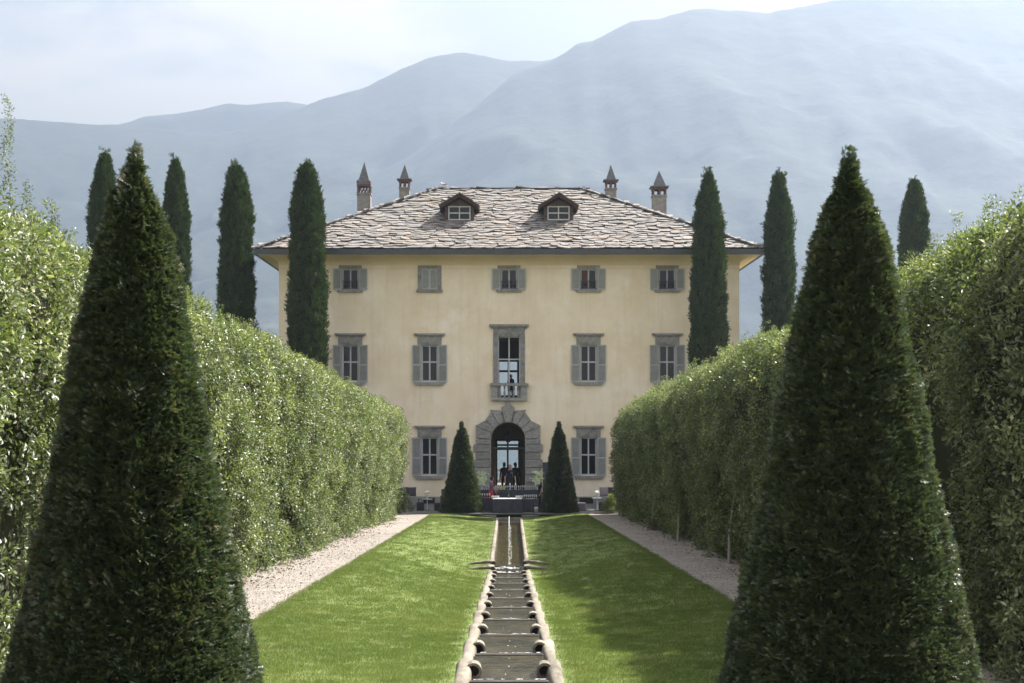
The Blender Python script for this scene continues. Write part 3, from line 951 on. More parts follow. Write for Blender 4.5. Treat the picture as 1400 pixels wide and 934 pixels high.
slope_len = math.hypot(RY + EO, RZ - EZ)
faces_def = [
    (Vector((0, -EO - 0.05, EZ)), Vector((1, 0, 0)), Vector((0, RY + EO, RZ - EZ)).normalized(), EX, RH, 'front'),
    (Vector((EX, RY, EZ)), Vector((0, 1, 0)), Vector((-(EX - RH), 0, RZ - EZ)).normalized(), RY + EO, 0, 'right'),
    (Vector((-EX, RY, EZ)), Vector((0, -1, 0)), Vector((EX - RH, 0, RZ - EZ)).normalized(), RY + EO, 0, 'left'),
    (Vector((0, VD + EO, EZ)), Vector((-1, 0, 0)), Vector((0, -(RY + EO), RZ - EZ)).normalized(), EX, RH, 'back')]
slabs_front = []
rest = MB(); rest_t = []
DORM_X = (-2.60, 2.59)
for (o_, ux, uy, hw0, hw1, nm) in faces_def:
    un = ux.cross(uy).normalized()
    if un.z < 0: un = -un
    SL = slope_len if nm in ('front', 'back') else math.hypot(EX - RH, RZ - EZ)
    y = 0.0; row = 0
    while y < SL - 0.12:
        l = random.uniform(0.26, 0.34) * (1.0 if nm in ('front', 'left', 'right') else 1.6)
        hw = hw0 + (hw1 - hw0) * (y / SL)
        x = -hw - random.uniform(0, .3)
        while x < hw:
            w = random.uniform(0.36, 0.84) * (1.0 if nm != 'back' else 1.6)
            if x + w > hw + 0.15: w = max(0.3, hw - x + 0.05)
            cx = x + w / 2
            th = random.uniform(0.03, 0.07)
            a = (o_, ux, uy, un, cx, (y if y == 0 else y + random.uniform(-.07, .07)), w * 1.03, l * 1.05, th, random.uniform(0.01, 0.05))
            if nm == 'front': slabs_front.append((w * l, a))
            else: slab_mesh(rest, rest_t, *a)
            x += w
        y += l; row += 1
slabs_front.sort(key=lambda q: -q[0])
for i, (ar, a) in enumerate(slabs_front):
    if i < 300:
        mb = MB(); tt = []
        slab_mesh(mb, tt, *a)
        build_slabs('stone_slab', mb, tt, roof)
    else:
        slab_mesh(rest, rest_t, *a)
build_slabs('small_stone_slabs', rest, rest_t, roof, kind='stuff')
# ridge and hip capping
cap = MB()
x = -RH - 0.1
while x < RH:
    w = random.uniform(0.5, 0.8)
    cap.cbox((x + w / 2, RY, RZ + 0.05 + random.uniform(-.004, .004)), (w * .99, 0.42, 0.035)); x += w
cap.build('ridge_capping', M['slab'], roof)
me = bpy.data.objects['ridge_capping'].data
at = me.color_attributes.new('tint', 'FLOAT_COLOR', 'POINT'); at.data.foreach_set('color', np.tile(np.array([.7, .7, .7, 1], dtype=np.float32), len(me.vertices)))
hips = MB()
for sx in (-1, 1):
    for yy0 in (-EO, VD + EO):
        a = Vector((sx * EX, yy0, EZ)); b = Vector((sx * RH, RY, RZ)); n = 26
        for k in range(n):
            p = a.lerp(b, (k + .5) / n); d = (b - a).normalized()
            q = d.to_track_quat('Y', 'Z')
            hips.cbox(p + Vector((0, 0, 0.09 + random.uniform(-.02, .02))), (0.36, (b - a).length / n * 1.1, 0.05), Euler((q.to_euler().x + 0.05, random.gauss(0, .05), q.to_euler().z)))
hips.build('hip_capping', M['slab'], roof, kind='stuff')
me = bpy.data.objects['hip_capping'].data
at = me.color_attributes.new('tint', 'FLOAT_COLOR', 'POINT'); at.data.foreach_set('color', np.tile(np.array([.75, .74, .72, 1], dtype=np.float32), len(me.vertices)))


# dormers
def roof_z(y): return EZ + (y + EO) * (RZ - EZ) / (RY + EO)


DY = 2.6
for dx in DORM_X:
    zb = roof_z(DY) - 0.02
    dm = MB()
    zt = 15.62; pk = 16.12
    # cheeks and gable front around the window
    dm.prism_xz([(-.77, zb - .3), (-.60, zb - .3), (-.60, zt + .05), (-.77, zt)], DY, DY + 0.1)
    dm.prism_xz([(.60, zb - .3), (.77, zb - .3), (.77, zt), (.60, zt + .05)], DY, DY + 0.1)
    dm.prism_xz([(-.60, zb - .3), (.60, zb - .3), (.60, 14.93), (-.60, 14.93)], DY + .002, DY + 0.098)
    dm.prism_xz([(-.60, 15.66), (.60, 15.66), (.60, 15.70), (0, 16.02), (-.60, 15.70)], DY + .003, DY + 0.097)
    for s in (-1, 1):
        dm.prism_yz([(DY + .1, zb - .3), (DY + 3.0, zb + 1.0), (DY + 3.0, zt), (DY + .1, zt)], s * .70 - .03, s * .70 + .03)
    d = dm.build('dormer', M['soffitw'], villa, loc=(dx, 0, 0))
    # window bottom board and frame
    MB().box(-.74, .74, DY - .03, DY - .002, zb + .0, 14.92).build('apron', M['lead'], d)
    grid_frame(-.58, .58, 14.93, 15.66, [0.0], [15.30], DY + .01, 0.055, 0.05).build('window_frame', M['whiteframe'], d)
    for sx in (-1, 1):
        for z0, z1 in ((14.98, 15.27), (15.33, 15.61)):
            MB().box(sx * .29 - .25, sx * .29 + .25, DY + .045, DY + .055, z0, z1).build('pane', M['glass'], d)
    # two roof slopes: thick boards with stone on top
    rf = MB(); edge = MB()
    for s in (-1, 1):
        p0, p1 = (0, pk), (s * 1.02, 15.50)
        poly = [p0, p1, (p1[0], p1[1] + .13), (0, pk + .16)]
        if s > 0: poly = poly[::-1]
        edge.prism_xz(poly, DY - 0.38, DY + 3.4)
    edge.build('dormer_roof', M['soffitw'], d)
    k = 0
    for s in (-1, 1):
        for r_ in range(3):
            for q in range(5):
                t0 = (r_ + .5) / 3
                cx = s * 1.04 * (1 - t0); cz = 15.64 + (pk + .18 - 15.66) * t0 + random.uniform(-.01, .02)
                rf.cbox((cx, DY - 0.2 + q * .62, cz), (.44, .62, .05), Euler((0, s * 0.55, random.gauss(0, .05))))
    o = rf.build('roof_stones', M['slab'], d, kind='stuff')
    at = o.data.color_attributes.new('tint', 'FLOAT_COLOR', 'POINT'); at.data.foreach_set('color', np.tile(np.array([.6, .58, .56, 1], dtype=np.float32), len(o.data.vertices)))


# chimneys
def chimney(x, y, w, ztop, zneck, style):
    """shaft, brick lantern with openings, spired cap"""
    zb = 13.6
    sh = MB(); sh.box(-w / 2, w / 2, -w / 2, w / 2, zb, zneck)
    sh.box(-w / 2 - .04, w / 2 + .04, -w / 2 - .04, w / 2 + .04, zneck, zneck + .08)
    c = sh.build('chimney', M['chim'], villa, loc=(x, y, 0))
    lh = 0.38 if style else 0.30
    z0 = zneck + .08; z1 = z0 + lh
    br = MB(); t = 0.09
    for sx in (-1, 1):
        for sy in (-1, 1):
            br.box(sx * w / 2 - (t if sx > 0 else 0), sx * w / 2 + (0 if sx > 0 else t), sy * w / 2 - (t if sy > 0 else 0), sy * w / 2 + (0 if sy > 0 else t), z0, z1)
    if style:
        for s in (-1, 1):
            for kx in (-1, 0, 1):
                for q in (-1, 1):
                    br.cbox((kx * w * .23, s * (w / 2 - .05), (z0 + z1) / 2), (0.04, 0.07, lh * 1.05), Euler((0, q * 0.5, 0)))
    else:
        for s in (-1, 1):
            br.box(-.06, .06, s * (w / 2 - .05) - .04, s * (w / 2 - .05) + .04, z0, z1)
            br.box(s * (w / 2 - .05) - .04, s * (w / 2 - .05) + .04, -.06, .06, z0, z1)
    br.box(-w / 2 - .02, w / 2 + .02, -w / 2 - .02, w / 2 + .02, z1, z1 + .12)
    br.build('brick_lantern', M['brick'], c)
    cp = MB(); zc = z1 + .12
    if not style:
        cp.box(-w / 2 - .13, w / 2 + .13, -w / 2 - .13, w / 2 + .13, zc, zc + .06); zc += .06
        h = w / 2 - 0.02
        cp.add([(-h, -h, zc), (h, -h, zc), (h, h, zc), (-h, h, zc), (0, 0, ztop)], [(0, 1, 4), (1, 2, 4), (2, 3, 4), (3, 0, 4), (3, 2, 1, 0)])
    else:
        h = w / 2 + .02
        cp.box(-h, h, -h, h, zc, zc + .1)
        for sx in (-1, 1):
            for sy in (-1, 1):
                cp.lathe((sx * (h - .1), sy * (h - .1), zc + .1), [(.13, 0), (.12, .08), (.05, .15)], 8)
        zc += .1; h -= .06
        cp.add([(-h, -h, zc), (h, -h, zc), (h, h, zc), (-h, h, zc), (0, 0, ztop)], [(0, 1, 4), (1, 2, 4), (2, 3, 4), (3, 0, 4), (3, 2, 1, 0)])
    cp.build('chimney_cap', M['lead'], c)


chimney(-8.08, RY, 0.74, 18.9, 17.03, True)
chimney(-6.1, 11.5, 0.60, 19.45, 18.0, False)
chimney(5.94, 11.5, 0.62, 19.45, 17.95, False)
chimney(8.37, RY, 0.76, 18.42, 16.93, False)
chimney(4.5, 14.0, 0.60, 18.62, 17.2, False)

# windows -----------------------------------------------------------
def shutter_geo(w, h, rail=None):
    fr = MB(); t = 0.055; d = 0.045
    fr.box(0, t, -d, 0, 0, h); fr.box(w - t, w, -d, 0, 0, h)
    fr.box(t, w - t, -d + .003, -.003, 0, t * 1.2); fr.box(t, w - t, -d + .003, -.003, h - t * 1.2, h)
    if rail: fr.box(t, w - t, -d + .003, -.003, rail - .035, rail + .035)
    sl = MB(); z = t * 1.2 + .03
    while z < h - t * 1.2 - .01:
        if not (rail and abs(z - rail) < 0.06):
            sl.cbox((w / 2, -d / 2, z), (w - 2 * t, 0.010, 0.062), Euler((R(35), 0, 0)))
        z += 0.052
    sl.box(t, w - t, -.008, -.004, t, h - t)
    return fr.mesh('shutter', M['shutter']), sl.mesh('louvres', M['shutter'])


SH_TOP = shutter_geo(0.415, 1.07)
SH_TALL = shutter_geo(0.44, 1.87, 0.86)
SH_GR = shutter_geo(0.44, 1.93, 0.9)
SH_CLOSED = shutter_geo(0.40, 1.04)


def shutter(geo, x, y, z, ang):
    o = link_mesh('shutter', geo[0], None, villa, loc=(x, y, z)); o.rotation_euler = (0, 0, ang)
    s = link_mesh('louvres', geo[1], None, o, kind='stuff')
    return o


def part_mesh(mb, name, mat): return mb.mesh(name, mat)


def std_window(x, zb, zt, cornice, railing=None, closed=False, curtain=None):
    hw = 0.42
    if closed:
        fr = MB(); fr.box(-.6, .6, -.05, .0, zb - .02, zt + .16)
        fr = MB()
        fr.box(-.6, -.41, -.05, .0, zb, zt + .16); fr.box(.41, .6, -.05, .0, zb, zt + .16); fr.box(-.41, .41, -.049, .0, zt, zt + .16)
        w = fr.build('window', M['stone'], villa, loc=(x, 0, 0))
        MB().box(-.66, .66, -.12, -.0, zb - .13, zb - .002).build('sill', M['stone'], w)
        shutter(SH_CLOSED, x - .40, 0.0, zb + .01, 0); shutter(SH_CLOSED, x, 0.0, zb + .01, 0)
        return w
    fr = grid_frame(-hw, hw, zb, zt, [0], [] if not cornice else [zb + (zt - zb) * .54], 0.10, 0.075, 0.06)
    w = fr.build('window', M['frame'], villa, loc=(x, 0, 0))
    zs = [(zb + .06, zt - .06)] if not cornice else [(zb + .06, zb + (zt - zb) * .54 - .03), (zb + (zt - zb) * .54 + .03, zt - .06)]
    for sx in (-1, 1):
        for z0, z1 in zs:
            MB().box(sx * .195 - .165, sx * .195 + .165, .150, .158, z0, z1).build('pane', M['glass'], w)
    if cornice:
        # thin stone jamb, frieze with a raised panel and a moulded cornice
        st = MB(); st.box(-hw - .06, -hw, -.03, .0, zb, zt); st.box(hw, hw + .06, -.03, .0, zb, zt)
        st.box(-.61, .61, -.05, 0, zt, zt + .40); st.box(-.52, .52, -.062, -.051, zt + .09, zt + .34)
        st.build('frieze', M['stone'], w)
        co = MB()
        z = zt + .40
        for k, (e, h) in enumerate(((.64, .05), (.70, .05), (.78, .09))):
            co.box(-e, e, -.06 - .05 * k, 0.0, z, z + h - .002); z += h
        co.build('cornice', M['stone'], w)
        MB().prism_xz([(-.66, zb - .17), (.66, zb - .17), (.80, zb - .02), (-.80, zb - .02)], -.14, 0.0).build('sill', M['stone'], w)
        g = SH_TALL if zt > 5 else SH_GR
        shutter(g, x - hw - .46, -.035, zb - .01, 0); shutter(g, x + hw + .02, -.035, zb - .01, 0)
    else:
        st = MB(); st.box(-.58, .58, -.04, 0, zt, zt + .17); st.box(-hw - .05, -hw, -.03, .0, zb, zt); st.box(hw, hw + .05, -.03, .0, zb, zt)
        st.build('lintel', M['stone'], w)
        MB().prism_xz([(-.62, zb - .13), (.62, zb - .13), (.66, zb - .01), (-.66, zb - .01)], -.12, 0.0).build('sill', M['stone'], w)
        shutter(SH_TOP, x - hw - .44, -.035, zb - .01, 0); shutter(SH_TOP, x + hw + .025, -.035, zb - .01, 0)
        ra = MB(); ra.box(-hw, hw, .03, .05, zb + .42, zb + .45); ra.box(-hw, hw, .03, .05, zb + .04, zb + .06)
        for k in range(9): ra.box(-hw + .09 * k + .04, -hw + .09 * k + .055, .033, .047, zb + .06, zb + .42)
        for k in range(4): ra.lathe((-hw + .12 + .2 * k, .04, zb + .24), [(.01, -.1), (.045, 0), (.01, .1)], 6)
        ra.build('railing', M['iron'], w)
    if curtain:
        MB().box(-.30 if curtain < 0 else .06, -.06 if curtain < 0 else .3, .142, .149, zb + .25, zt - .1).build('curtain', M['curtain'], w)
    return w


for i, x in enumerate(COLX):
    std_window(x, 11.04, 12.10, False, closed=(i == 1), curtain=(-1 if i == 3 else None))
for i in (0, 1, 3, 4):
    std_window(COLX[i], 6.38, 8.235, True, curtain=None)
for i in (1, 3):
    std_window(COLX[i], 1.64, 3.57, True)

# balcony window
bw = grid_frame(-.57, .57, 5.46, 8.69, [0], [7.52], 0.14, 0.065, 0.07).build('balcony_window', M['frame'], villa)
st = MB()
st.box(-.80, -.57, -.06, 0, 6.30, 8.69); st.box(.57, .80, -.06, 0, 6.30, 8.69)
st.box(-.80, .80, -.061, 0, 8.69, 9.06); st.box(-.68, .68, -.075, -.062, 8.78, 8.98)
st.build('stone_surround', M['stone'], bw)
co = MB(); z = 9.06
for k, (e, h) in enumerate(((.86, .06), (.93, .06), (1.0, .10))):
    co.box(-e, e, -.08 - .06 * k, 0, z, z + h - .002); z += h
co.build('cornice', M['stone'], bw)
ra = MB(); ra.box(-.98, .98, -.34, 0, 6.17, 6.28); ra.box(-.92, .92, -.30, 0, 6.285, 6.31)
ra.build('balcony_rail', M['stone'], bw)
pd = MB(); pd.box(-.90, -.60, -.24, 0, 5.58, 6.168); pd.box(.60, .90, -.24, 0, 5.58, 6.168); pd.box(-.90, .90, -.26, 0, 5.42, 5.578)
pd.build('balcony_base', M['stone'], bw)
bal_me = MB().lathe((0, 0, 0), [(.055, 0), (.055, .05), (.03, .08), (.06, .17), (.065, .22), (.03, .36), (.025, .45), (.05, .50), (.055, .585)], 10).mesh('baluster', M['stone'], True)
for k in range(5):
    link_mesh('baluster', bal_me, None, bw, loc=(-.46 + .23 * k, -.14, 5.58))

# doorway: glazed door frame with rusticated stone blocks round it
n = 24
door = MB()
def arcpt(r, a): return (DCX + r * math.cos(a), DSP + r * math.sin(a))
door.box(DCX - DR, DCX - DR + .06, .2, .27, FZ, DSP); door.box(DCX + DR - .06, DCX + DR, .2, .27, FZ, DSP)
for k in range(n):
    a0, a1 = PI * k / n, PI * (k + 1) / n
    door.prism_xz([arcpt(DR - .06, a0), arcpt(DR, a0), arcpt(DR, a1), arcpt(DR - .06, a1)][::-1], .2, .27)
door.box(DCX - DR + .06, DCX + DR - .06, .2, .27, 2.95, 3.07)
dw = door.build('doorway', M['iron'], villa)
# open door leaves folded inside the hall
for s in (-1, 1):
    lf = grid_frame(0, 0.76, FZ, 2.94, [], [1.2], 0, .08, .05)
    o = lf.build('door_leaf', M['iron'], dw, loc=(DCX + s * (DR - .08), .30, 0)); o.rotation_euler = (0, 0, R(90))
for s in (-1, 1):
    pass
# fanlight pane
fan = MB(); 
ln = MB(); ln.lathe((DCX, 1.2, 3.35), [(.02, .55), (.02, .3), (.05, .28), (.15, .22), (.13, 0), (.06, -.04)], 8)
ln.build('hall_lantern', M['iron'], dw)

blocks = []
# voussoirs
RI = DR + 0.01
def vous(a0, a1, ro0, ro1, rom=None):
    pts = [arcpt(RI, a0), arcpt(ro0, a0)]
    if rom: pts.append(arcpt(rom, (a0 + a1) / 2))
    pts += [arcpt(ro1, a1), arcpt(RI, a1)]
    return pts
g = 0.012
for s in (-1, 1):
    defs = [(8, 27, 1.72, 1.60, None), (27, 45, 1.66, 1.60, None), (45, 63, 1.78, 1.60, 1.78), (63, 80, 1.62, 1.66, None)]
    # degrees measured from horizontal; outer radii of the two edges
    defs = [(2, 22, 1.62, 1.74, None), (22, 40, 1.80, 1.50, None), (40, 58, 1.50, 1.62, None), (58, 76, 1.76, 1.52, None)]
    for (a0, a1, r0, r1, rm) in defs:
        aa0, aa1 = R(a0) + g, R(a1) - g
        pts = vous(aa0, aa1, r0, r1, rm)
        if s < 0: pts = [(2 * DCX - x, z) for x, z in pts][::-1]
        blocks.append((pts, 0.13 + random.uniform(-.02, .02)))
# keystone
blocks.append(([(DCX - .14, DSP + RI * .985), (DCX + .14, DSP + RI * .985), (DCX + .34, DSP + 1.62), (DCX + .26, DSP + 1.66), (DCX + .12, DSP + 1.74), (DCX + .08, 5.40), (DCX - .08, 5.40), (DCX - .12, DSP + 1.74), (DCX - .26, DSP + 1.66), (DCX - .34, DSP + 1.62)], 0.19))
# jamb courses
z = DSP + 0.02
hs = [0.26, 0.40, 0.36, 0.42, 0.36, 0.40, 0.36, 0.40, 0.5]
ow = [1.64, 1.75, 1.64, 1.75, 1.64, 1.66, 1.66, 1.66, 1.7]
for h, w_ in zip(hs, ow):
    z1 = z; z0 = max(-0.03, z - h)
    for s in (-1, 1):
        a, b = sorted((DCX + s * (DR + .012), DCX + s * w_))
        blocks.append(([(a, z0 + .014), (b, z0 + .014), (b, z1 - .014), (a, z1 - .014)], 0.12 + random.uniform(-.015, .02)))
    z = z0
for pts, d in blocks:
    b_ = MB(); b_.prism_xz(pts, -d, 0.0)
    b_.build('stone_block', M['stone'], dw, bevel=0.012)
# stone backing in the joints
bk = MB()
for k in range(n):
    a0, a1 = PI * k / n, PI * (k + 1) / n
    bk.prism_xz([arcpt(RI + .01, a0), arcpt(1.46, a0), arcpt(1.46, a1), arcpt(RI + .01, a1)], -.05, -.002)
for s in (-1, 1):
    a, b = sorted((DCX + s * (DR + .02), DCX + s * 1.60))
    bk.box(a, b, -.05, -.002, -.05, DSP)
bk.build('joint_backing', M['stone'], dw)
# threshold steps
stp = empty('doorstep', (DCX, 76.95, 0), 'stone steps rising to the open arched doorway', 'steps')
for k in range(2):
    MB().box(-1.5 if k == 0 else -.88, 1.5 if k == 0 else .88, -1.0 + .36 * k, -0.22 if k == 0 else 0.36, .15 * k - .01, .15 * (k + 1)).build('step', M['stone'], stp)

# terrace and balustrade on the lake side
tb = empty('lakeside_balustrade', (0, 110, 0), 'stone balustrade on the lake terrace seen through the open doorway', 'balustrade')
b_ = MB(); b_.box(-8, 8, -.15, .15, -.05, .12); b_.box(-8, 8, -.18, .18, .82, .96); b_.build('rail', M['cascade'], tb)
for k in range(17):
    MB().lathe((-2.4 + .3 * k, 0, .12), [(.07, 0), (.04, .1), (.09, .25), (.04, .5), (.06, .7)], 8).build('baluster', M['cascade'], tb, smooth=True)


# the facade stands 77 m from the viewer; the villa is 24 m wide
villa.location = (0, 77.0, -0.164)
villa.scale = (1.0405, 1.0405, 1.0405)
FACADE = 77.0
HALL_Z = 0.304

# ------------------------------------------------------------------ hedges
def hedge(s, y0, y1, label, seed, dens=38, tint_shift=0.0):
    he = empty('hedge', (s * 6.1, (y0 + y1) / 2, Zp((y0 + y1) / 2)), label, 'hedge', 'tall clipped hedges flanking the garden')
    off = Vector(he.location)
    H = 4.86

    def surf(y, u):
        """u 0..1 up the garden face, 1..1.5 across the top, 1.5..2.2 down the outer side; returns point and normal"""
        zb = Zp(y)
        lump = noise.fractal(Vector((y * 0.55 + seed, u * 2.4, seed)), 1.0, 2.0, 4)
        lump2 = noise.noise(Vector((y * 0.16 + seed, u * 1.3, seed + 9)))
        pil = abs(math.sin((y + seed) * PI / 2.6))
        lump3 = noise.noise(Vector((y * 2.1, u * H * 2.1, seed + 4)))
        bul = 0.26 * lump + 0.14 * lump2 + 0.26 * (pil - .6) + 0.13 * lump3
        xf = 5.30
        if u <= 1:
            z = u * H
            crown = (0.52 if s < 0 else 0.30) * smooth(u * 1.5) - 0.45 * max(0, u - .86) / .14 * max(0, u - .86) / .14
            x = xf - crown * .9 - bul
            n = (-1, 0, 0.1 + (0.8 if u > .93 else 0))
            p = (x, y, zb + z)
        elif u <= 1.5:
            t = (u - 1) / .5
            p = (xf + .1 + t * 1.7, y, zb + H + 0.34 * lump + 0.2 * lump2 + 0.16 * math.sin(t * PI)); n = (0, 0, 1)
        else:
            t = (u - 1.5) / .7
            p = (xf + 1.9 + bul, y, zb + H * (1 - t)); n = (1, 0, 0.1)
        return p, n

    pts, nrm, scl, tin = [], [], [], []
    L_ = y1 - y0
    face_n = int(L_ * H * dens)
    def put(y, u, dmax, sc_):
        p, n = surf(y, u)
        d = random.random() ** 1.5 * dmax
        pts.append((s * (p[0] - n[0] * d * 1.0) + random.gauss(0, .03), p[1] + random.gauss(0, .05), p[2] - (n[2] if n[2] > .5 else 0) * d))
        nrm.append((s * n[0], n[1] + 0.0, n[2] + 0.25))
        scl.append(sc_ * random.uniform(.75, 1.2))
        tin.append(min(1, max(0, random.gauss(.45, .2) + .55 * noise.noise(Vector((y * 1.3, u * 6, seed))) + (0.22 if u > .93 else 0) + tint_shift)))  # lighter tint near the top, and by tint_shift, paints in sunlight
    for i in range(face_n):
        # hollows: thin the leaves where a low-frequency field is strongly negative
        y = random.uniform(y0, y1); u = random.random()
        hol = noise.fractal(Vector((y * 0.6 + seed * 3, u * 2.2, 2.0)), 1.0, 2.0, 3)
        if hol < -0.22 and random.random() < .85: continue
        if abs(math.sin((y + seed) * PI / 2.6)) < .16 + .2 * hol and u < .9 and random.random() < .7: continue
        put(y, u, 0.42, 1.0)
    for i in range(int(L_ * 2.0 * dens * .9)): put(random.uniform(y0, y1), random.uniform(1, 1.5), .3, 1.05)
    for i in range(int(L_ * H * dens * .25)): put(random.uniform(y0, y1), random.uniform(1.5, 2.2), .3, 1.2)
    # far and near end caps
    for ye, sg in ((y1, 1), (y0, -1)):
        for i in range(int(2.2 * H * dens * .9)):
            xx = random.uniform(5.05, 7.15); zz = random.uniform(0, H)
            edge = 0.25 * noise.noise(Vector((xx * 1.5, zz * 1.2, seed + sg)))
            pts.append((s * xx, ye + sg * edge - sg * random.random() * .2, Zp(ye) + zz)); nrm.append((0, sg, .25)); scl.append(random.uniform(.8, 1.2)); tin.append(random.random())
    # wispy shoots standing proud of the top
    for i in range(int(L_ * 9)):
        y = random.uniform(y0, y1); t = random.random(); p, n = surf(y, random.uniform(.97, 1.3))
        hgt = random.random() ** 3 * 0.55
        k = max(1, int(hgt / .12))
        for q in range(k):
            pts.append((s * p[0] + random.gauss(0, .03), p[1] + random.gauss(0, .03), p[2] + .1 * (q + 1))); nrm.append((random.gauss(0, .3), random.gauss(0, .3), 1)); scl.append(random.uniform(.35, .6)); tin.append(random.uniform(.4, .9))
    for (ys_, hh, lean) in ((15.4, 1.25, .03), (15.9, .5, -.1), (17.0, .45, .1)) if s < 0 else ((18.2, .3, 0),):
        p, n = surf(ys_, 1.02)
        for q in range(int(hh / .06)):
            pts.append((s * (5.27 + lean * q * .06) + random.gauss(0, .02), p[1], p[2] + q * .06)); nrm.append((random.gauss(0, .5), random.gauss(0, .5), 1)); scl.append(.55 - .3 * q * .06 / hh); tin.append(.5)
    pts = np.array(pts) - np.array(off)
    scatter('foliage', P_LAUREL, pts, eulers_from_normals(nrm), scl, tin, M['laurel'], he)
    # twig mass inside, coloured dark for the shade among the leaves
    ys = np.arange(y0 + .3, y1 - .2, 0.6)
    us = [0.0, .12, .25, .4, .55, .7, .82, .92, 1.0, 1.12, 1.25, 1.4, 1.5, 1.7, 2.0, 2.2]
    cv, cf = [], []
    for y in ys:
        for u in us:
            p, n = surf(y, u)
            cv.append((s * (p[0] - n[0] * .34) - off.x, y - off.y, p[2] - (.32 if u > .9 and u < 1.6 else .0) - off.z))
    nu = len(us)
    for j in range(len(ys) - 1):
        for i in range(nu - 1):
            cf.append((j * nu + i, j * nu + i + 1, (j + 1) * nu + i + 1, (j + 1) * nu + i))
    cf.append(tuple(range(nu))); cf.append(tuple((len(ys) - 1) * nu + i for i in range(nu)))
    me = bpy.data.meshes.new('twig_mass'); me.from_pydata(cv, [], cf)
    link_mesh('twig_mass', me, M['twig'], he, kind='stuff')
    # trunks along the foot
    y = y0 + 1.0
    while y < y1:
        zb = Zp(y)
        tb_ = MB(); lean = random.uniform(-.06, .06); xx = s * (5.13 if s > 0 and min(abs(y - q) for q in (34, 43.5, 52)) < 1.3 else 5.5)
        tb_.tube([(xx - off.x, y - off.y, zb - .05 - off.z), (xx + lean - off.x, y - off.y + lean, zb + .7 - off.z), (xx + .15 * s - off.x, y - off.y, zb + 1.7 - off.z)], [.045, .035, .03], 7)
        tb_.build('trunk', M['bark'], he)
        y += 2.6
    return he


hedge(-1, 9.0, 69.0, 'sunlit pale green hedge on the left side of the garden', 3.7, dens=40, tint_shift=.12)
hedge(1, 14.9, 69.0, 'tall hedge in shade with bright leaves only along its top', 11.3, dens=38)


# ------------------------------------------------------------------ clipped yew cones
def yew_cone(x, y, rad, h, label, dens, seed, scale=1.0, core_in=0.075):
    zb = z_lawn(x, y) if abs(x) < 3.65 else Zp(y)
    if y > LAWN_END: zb = 0
    t = empty('yew_cone', (x, y, zb), label, 'clipped yew', 'clipped yew cones')
    def prof(v):
        # slightly convex cone, a little narrower at the foot
        r = rad * float(np.interp(1 - v, (0, .034, .146, .37, .595, .80, .911, 1), (0.005, .05, .235, .43, .595, .775, .88, .94)))
        return r
    pts, nrm, scl, tin = [], [], [], []
    slant = math.hypot(rad, h)
    nn = int(1.27 * PI * rad * slant * dens)
    slope = rad / h
    for i in range(nn):
        v = random.random() * .995
        while random.random() * rad > prof(v): v = random.random() * .995
        a = random.uniform(0, 2 * PI)
        lump = noise.fractal(Vector((math.cos(a) * 3.4 + seed, math.sin(a) * 3.4, v * h * 3.2)), 0.8, 2.1, 4)
        r = prof(v) + .045 * lump - random.random() ** 2 * .07 * scale
        # horizontal layering of the clipped twigs
        r += 0.007 * math.sin(v * h * 42 + 2.0 * lump)
        pts.append((math.cos(a) * max(r, .0), math.sin(a) * max(r, 0), v * h))
        nrm.append((math.cos(a), math.sin(a), 0.25))
        scl.append(scale * random.uniform(.75, 1.25))
        tin.append(min(1, max(0, min(.8, random.gauss(.38, .22) + .3 * lump) + (.5 if random.random() < .004 else 0))))
    # loose leader shoots at the tip
    for k in range(int(26 / scale)):
        a = random.uniform(0, 2 * PI); r = random.uniform(0, .07)
        for q in range(random.randint(1, 4) if k > 3 else 5):
            pts.append((math.cos(a) * r, math.sin(a) * r, h * .97 + q * .055)); nrm.append((math.cos(a) * .3, math.sin(a) * .3, 1)); scl.append(.7 * scale); tin.append(.5)
    nrm_e = np.zeros((len(nrm), 3))
    for i, n in enumerate(nrm):
        v = Vector((n[0] + random.gauss(0, .25), n[1] + random.gauss(0, .25), n[2] + random.gauss(0, .25)))
        nrm_e[i] = (v.to_track_quat('Z', 'Y') @ Matrix.Rotation(random.gauss(0, .8), 3, 'Z').to_quaternion()).to_euler()
    scatter('foliage', P_YEW, np.array(pts), nrm_e, scl, tin, M['yew'], t)
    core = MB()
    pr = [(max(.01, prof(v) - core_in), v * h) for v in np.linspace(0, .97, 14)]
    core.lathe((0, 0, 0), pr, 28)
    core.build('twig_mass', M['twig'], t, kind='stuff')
    MB().tube([(0, 0, -.1), (0, 0, .5)], .07, 8).build('trunk', M['bark'], t)
    return t


yew_cone(-3.2, 12.5, 1.14, 4.90, 'tall dark yew cone nearest the viewer in front of the sunlit hedge', 1150, 1.0, .88)
yew_cone(3.12, 13.4, 1.24, 5.06, 'tall dark yew cone in front of the shaded hedge', 1150, 5.0, .88)
yew_cone(-2.27, 70.3, 1.03, 4.2, 'small yew cone on the lawn end, beside the doorway toward the sunlit hedge', 300, 9.0, 1.7, .10)
yew_cone(2.40, 70.3, 0.93, 4.2, 'small yew cone on the lawn end, beside the doorway toward the shaded hedge', 300, 14.0, 1.7, .10)


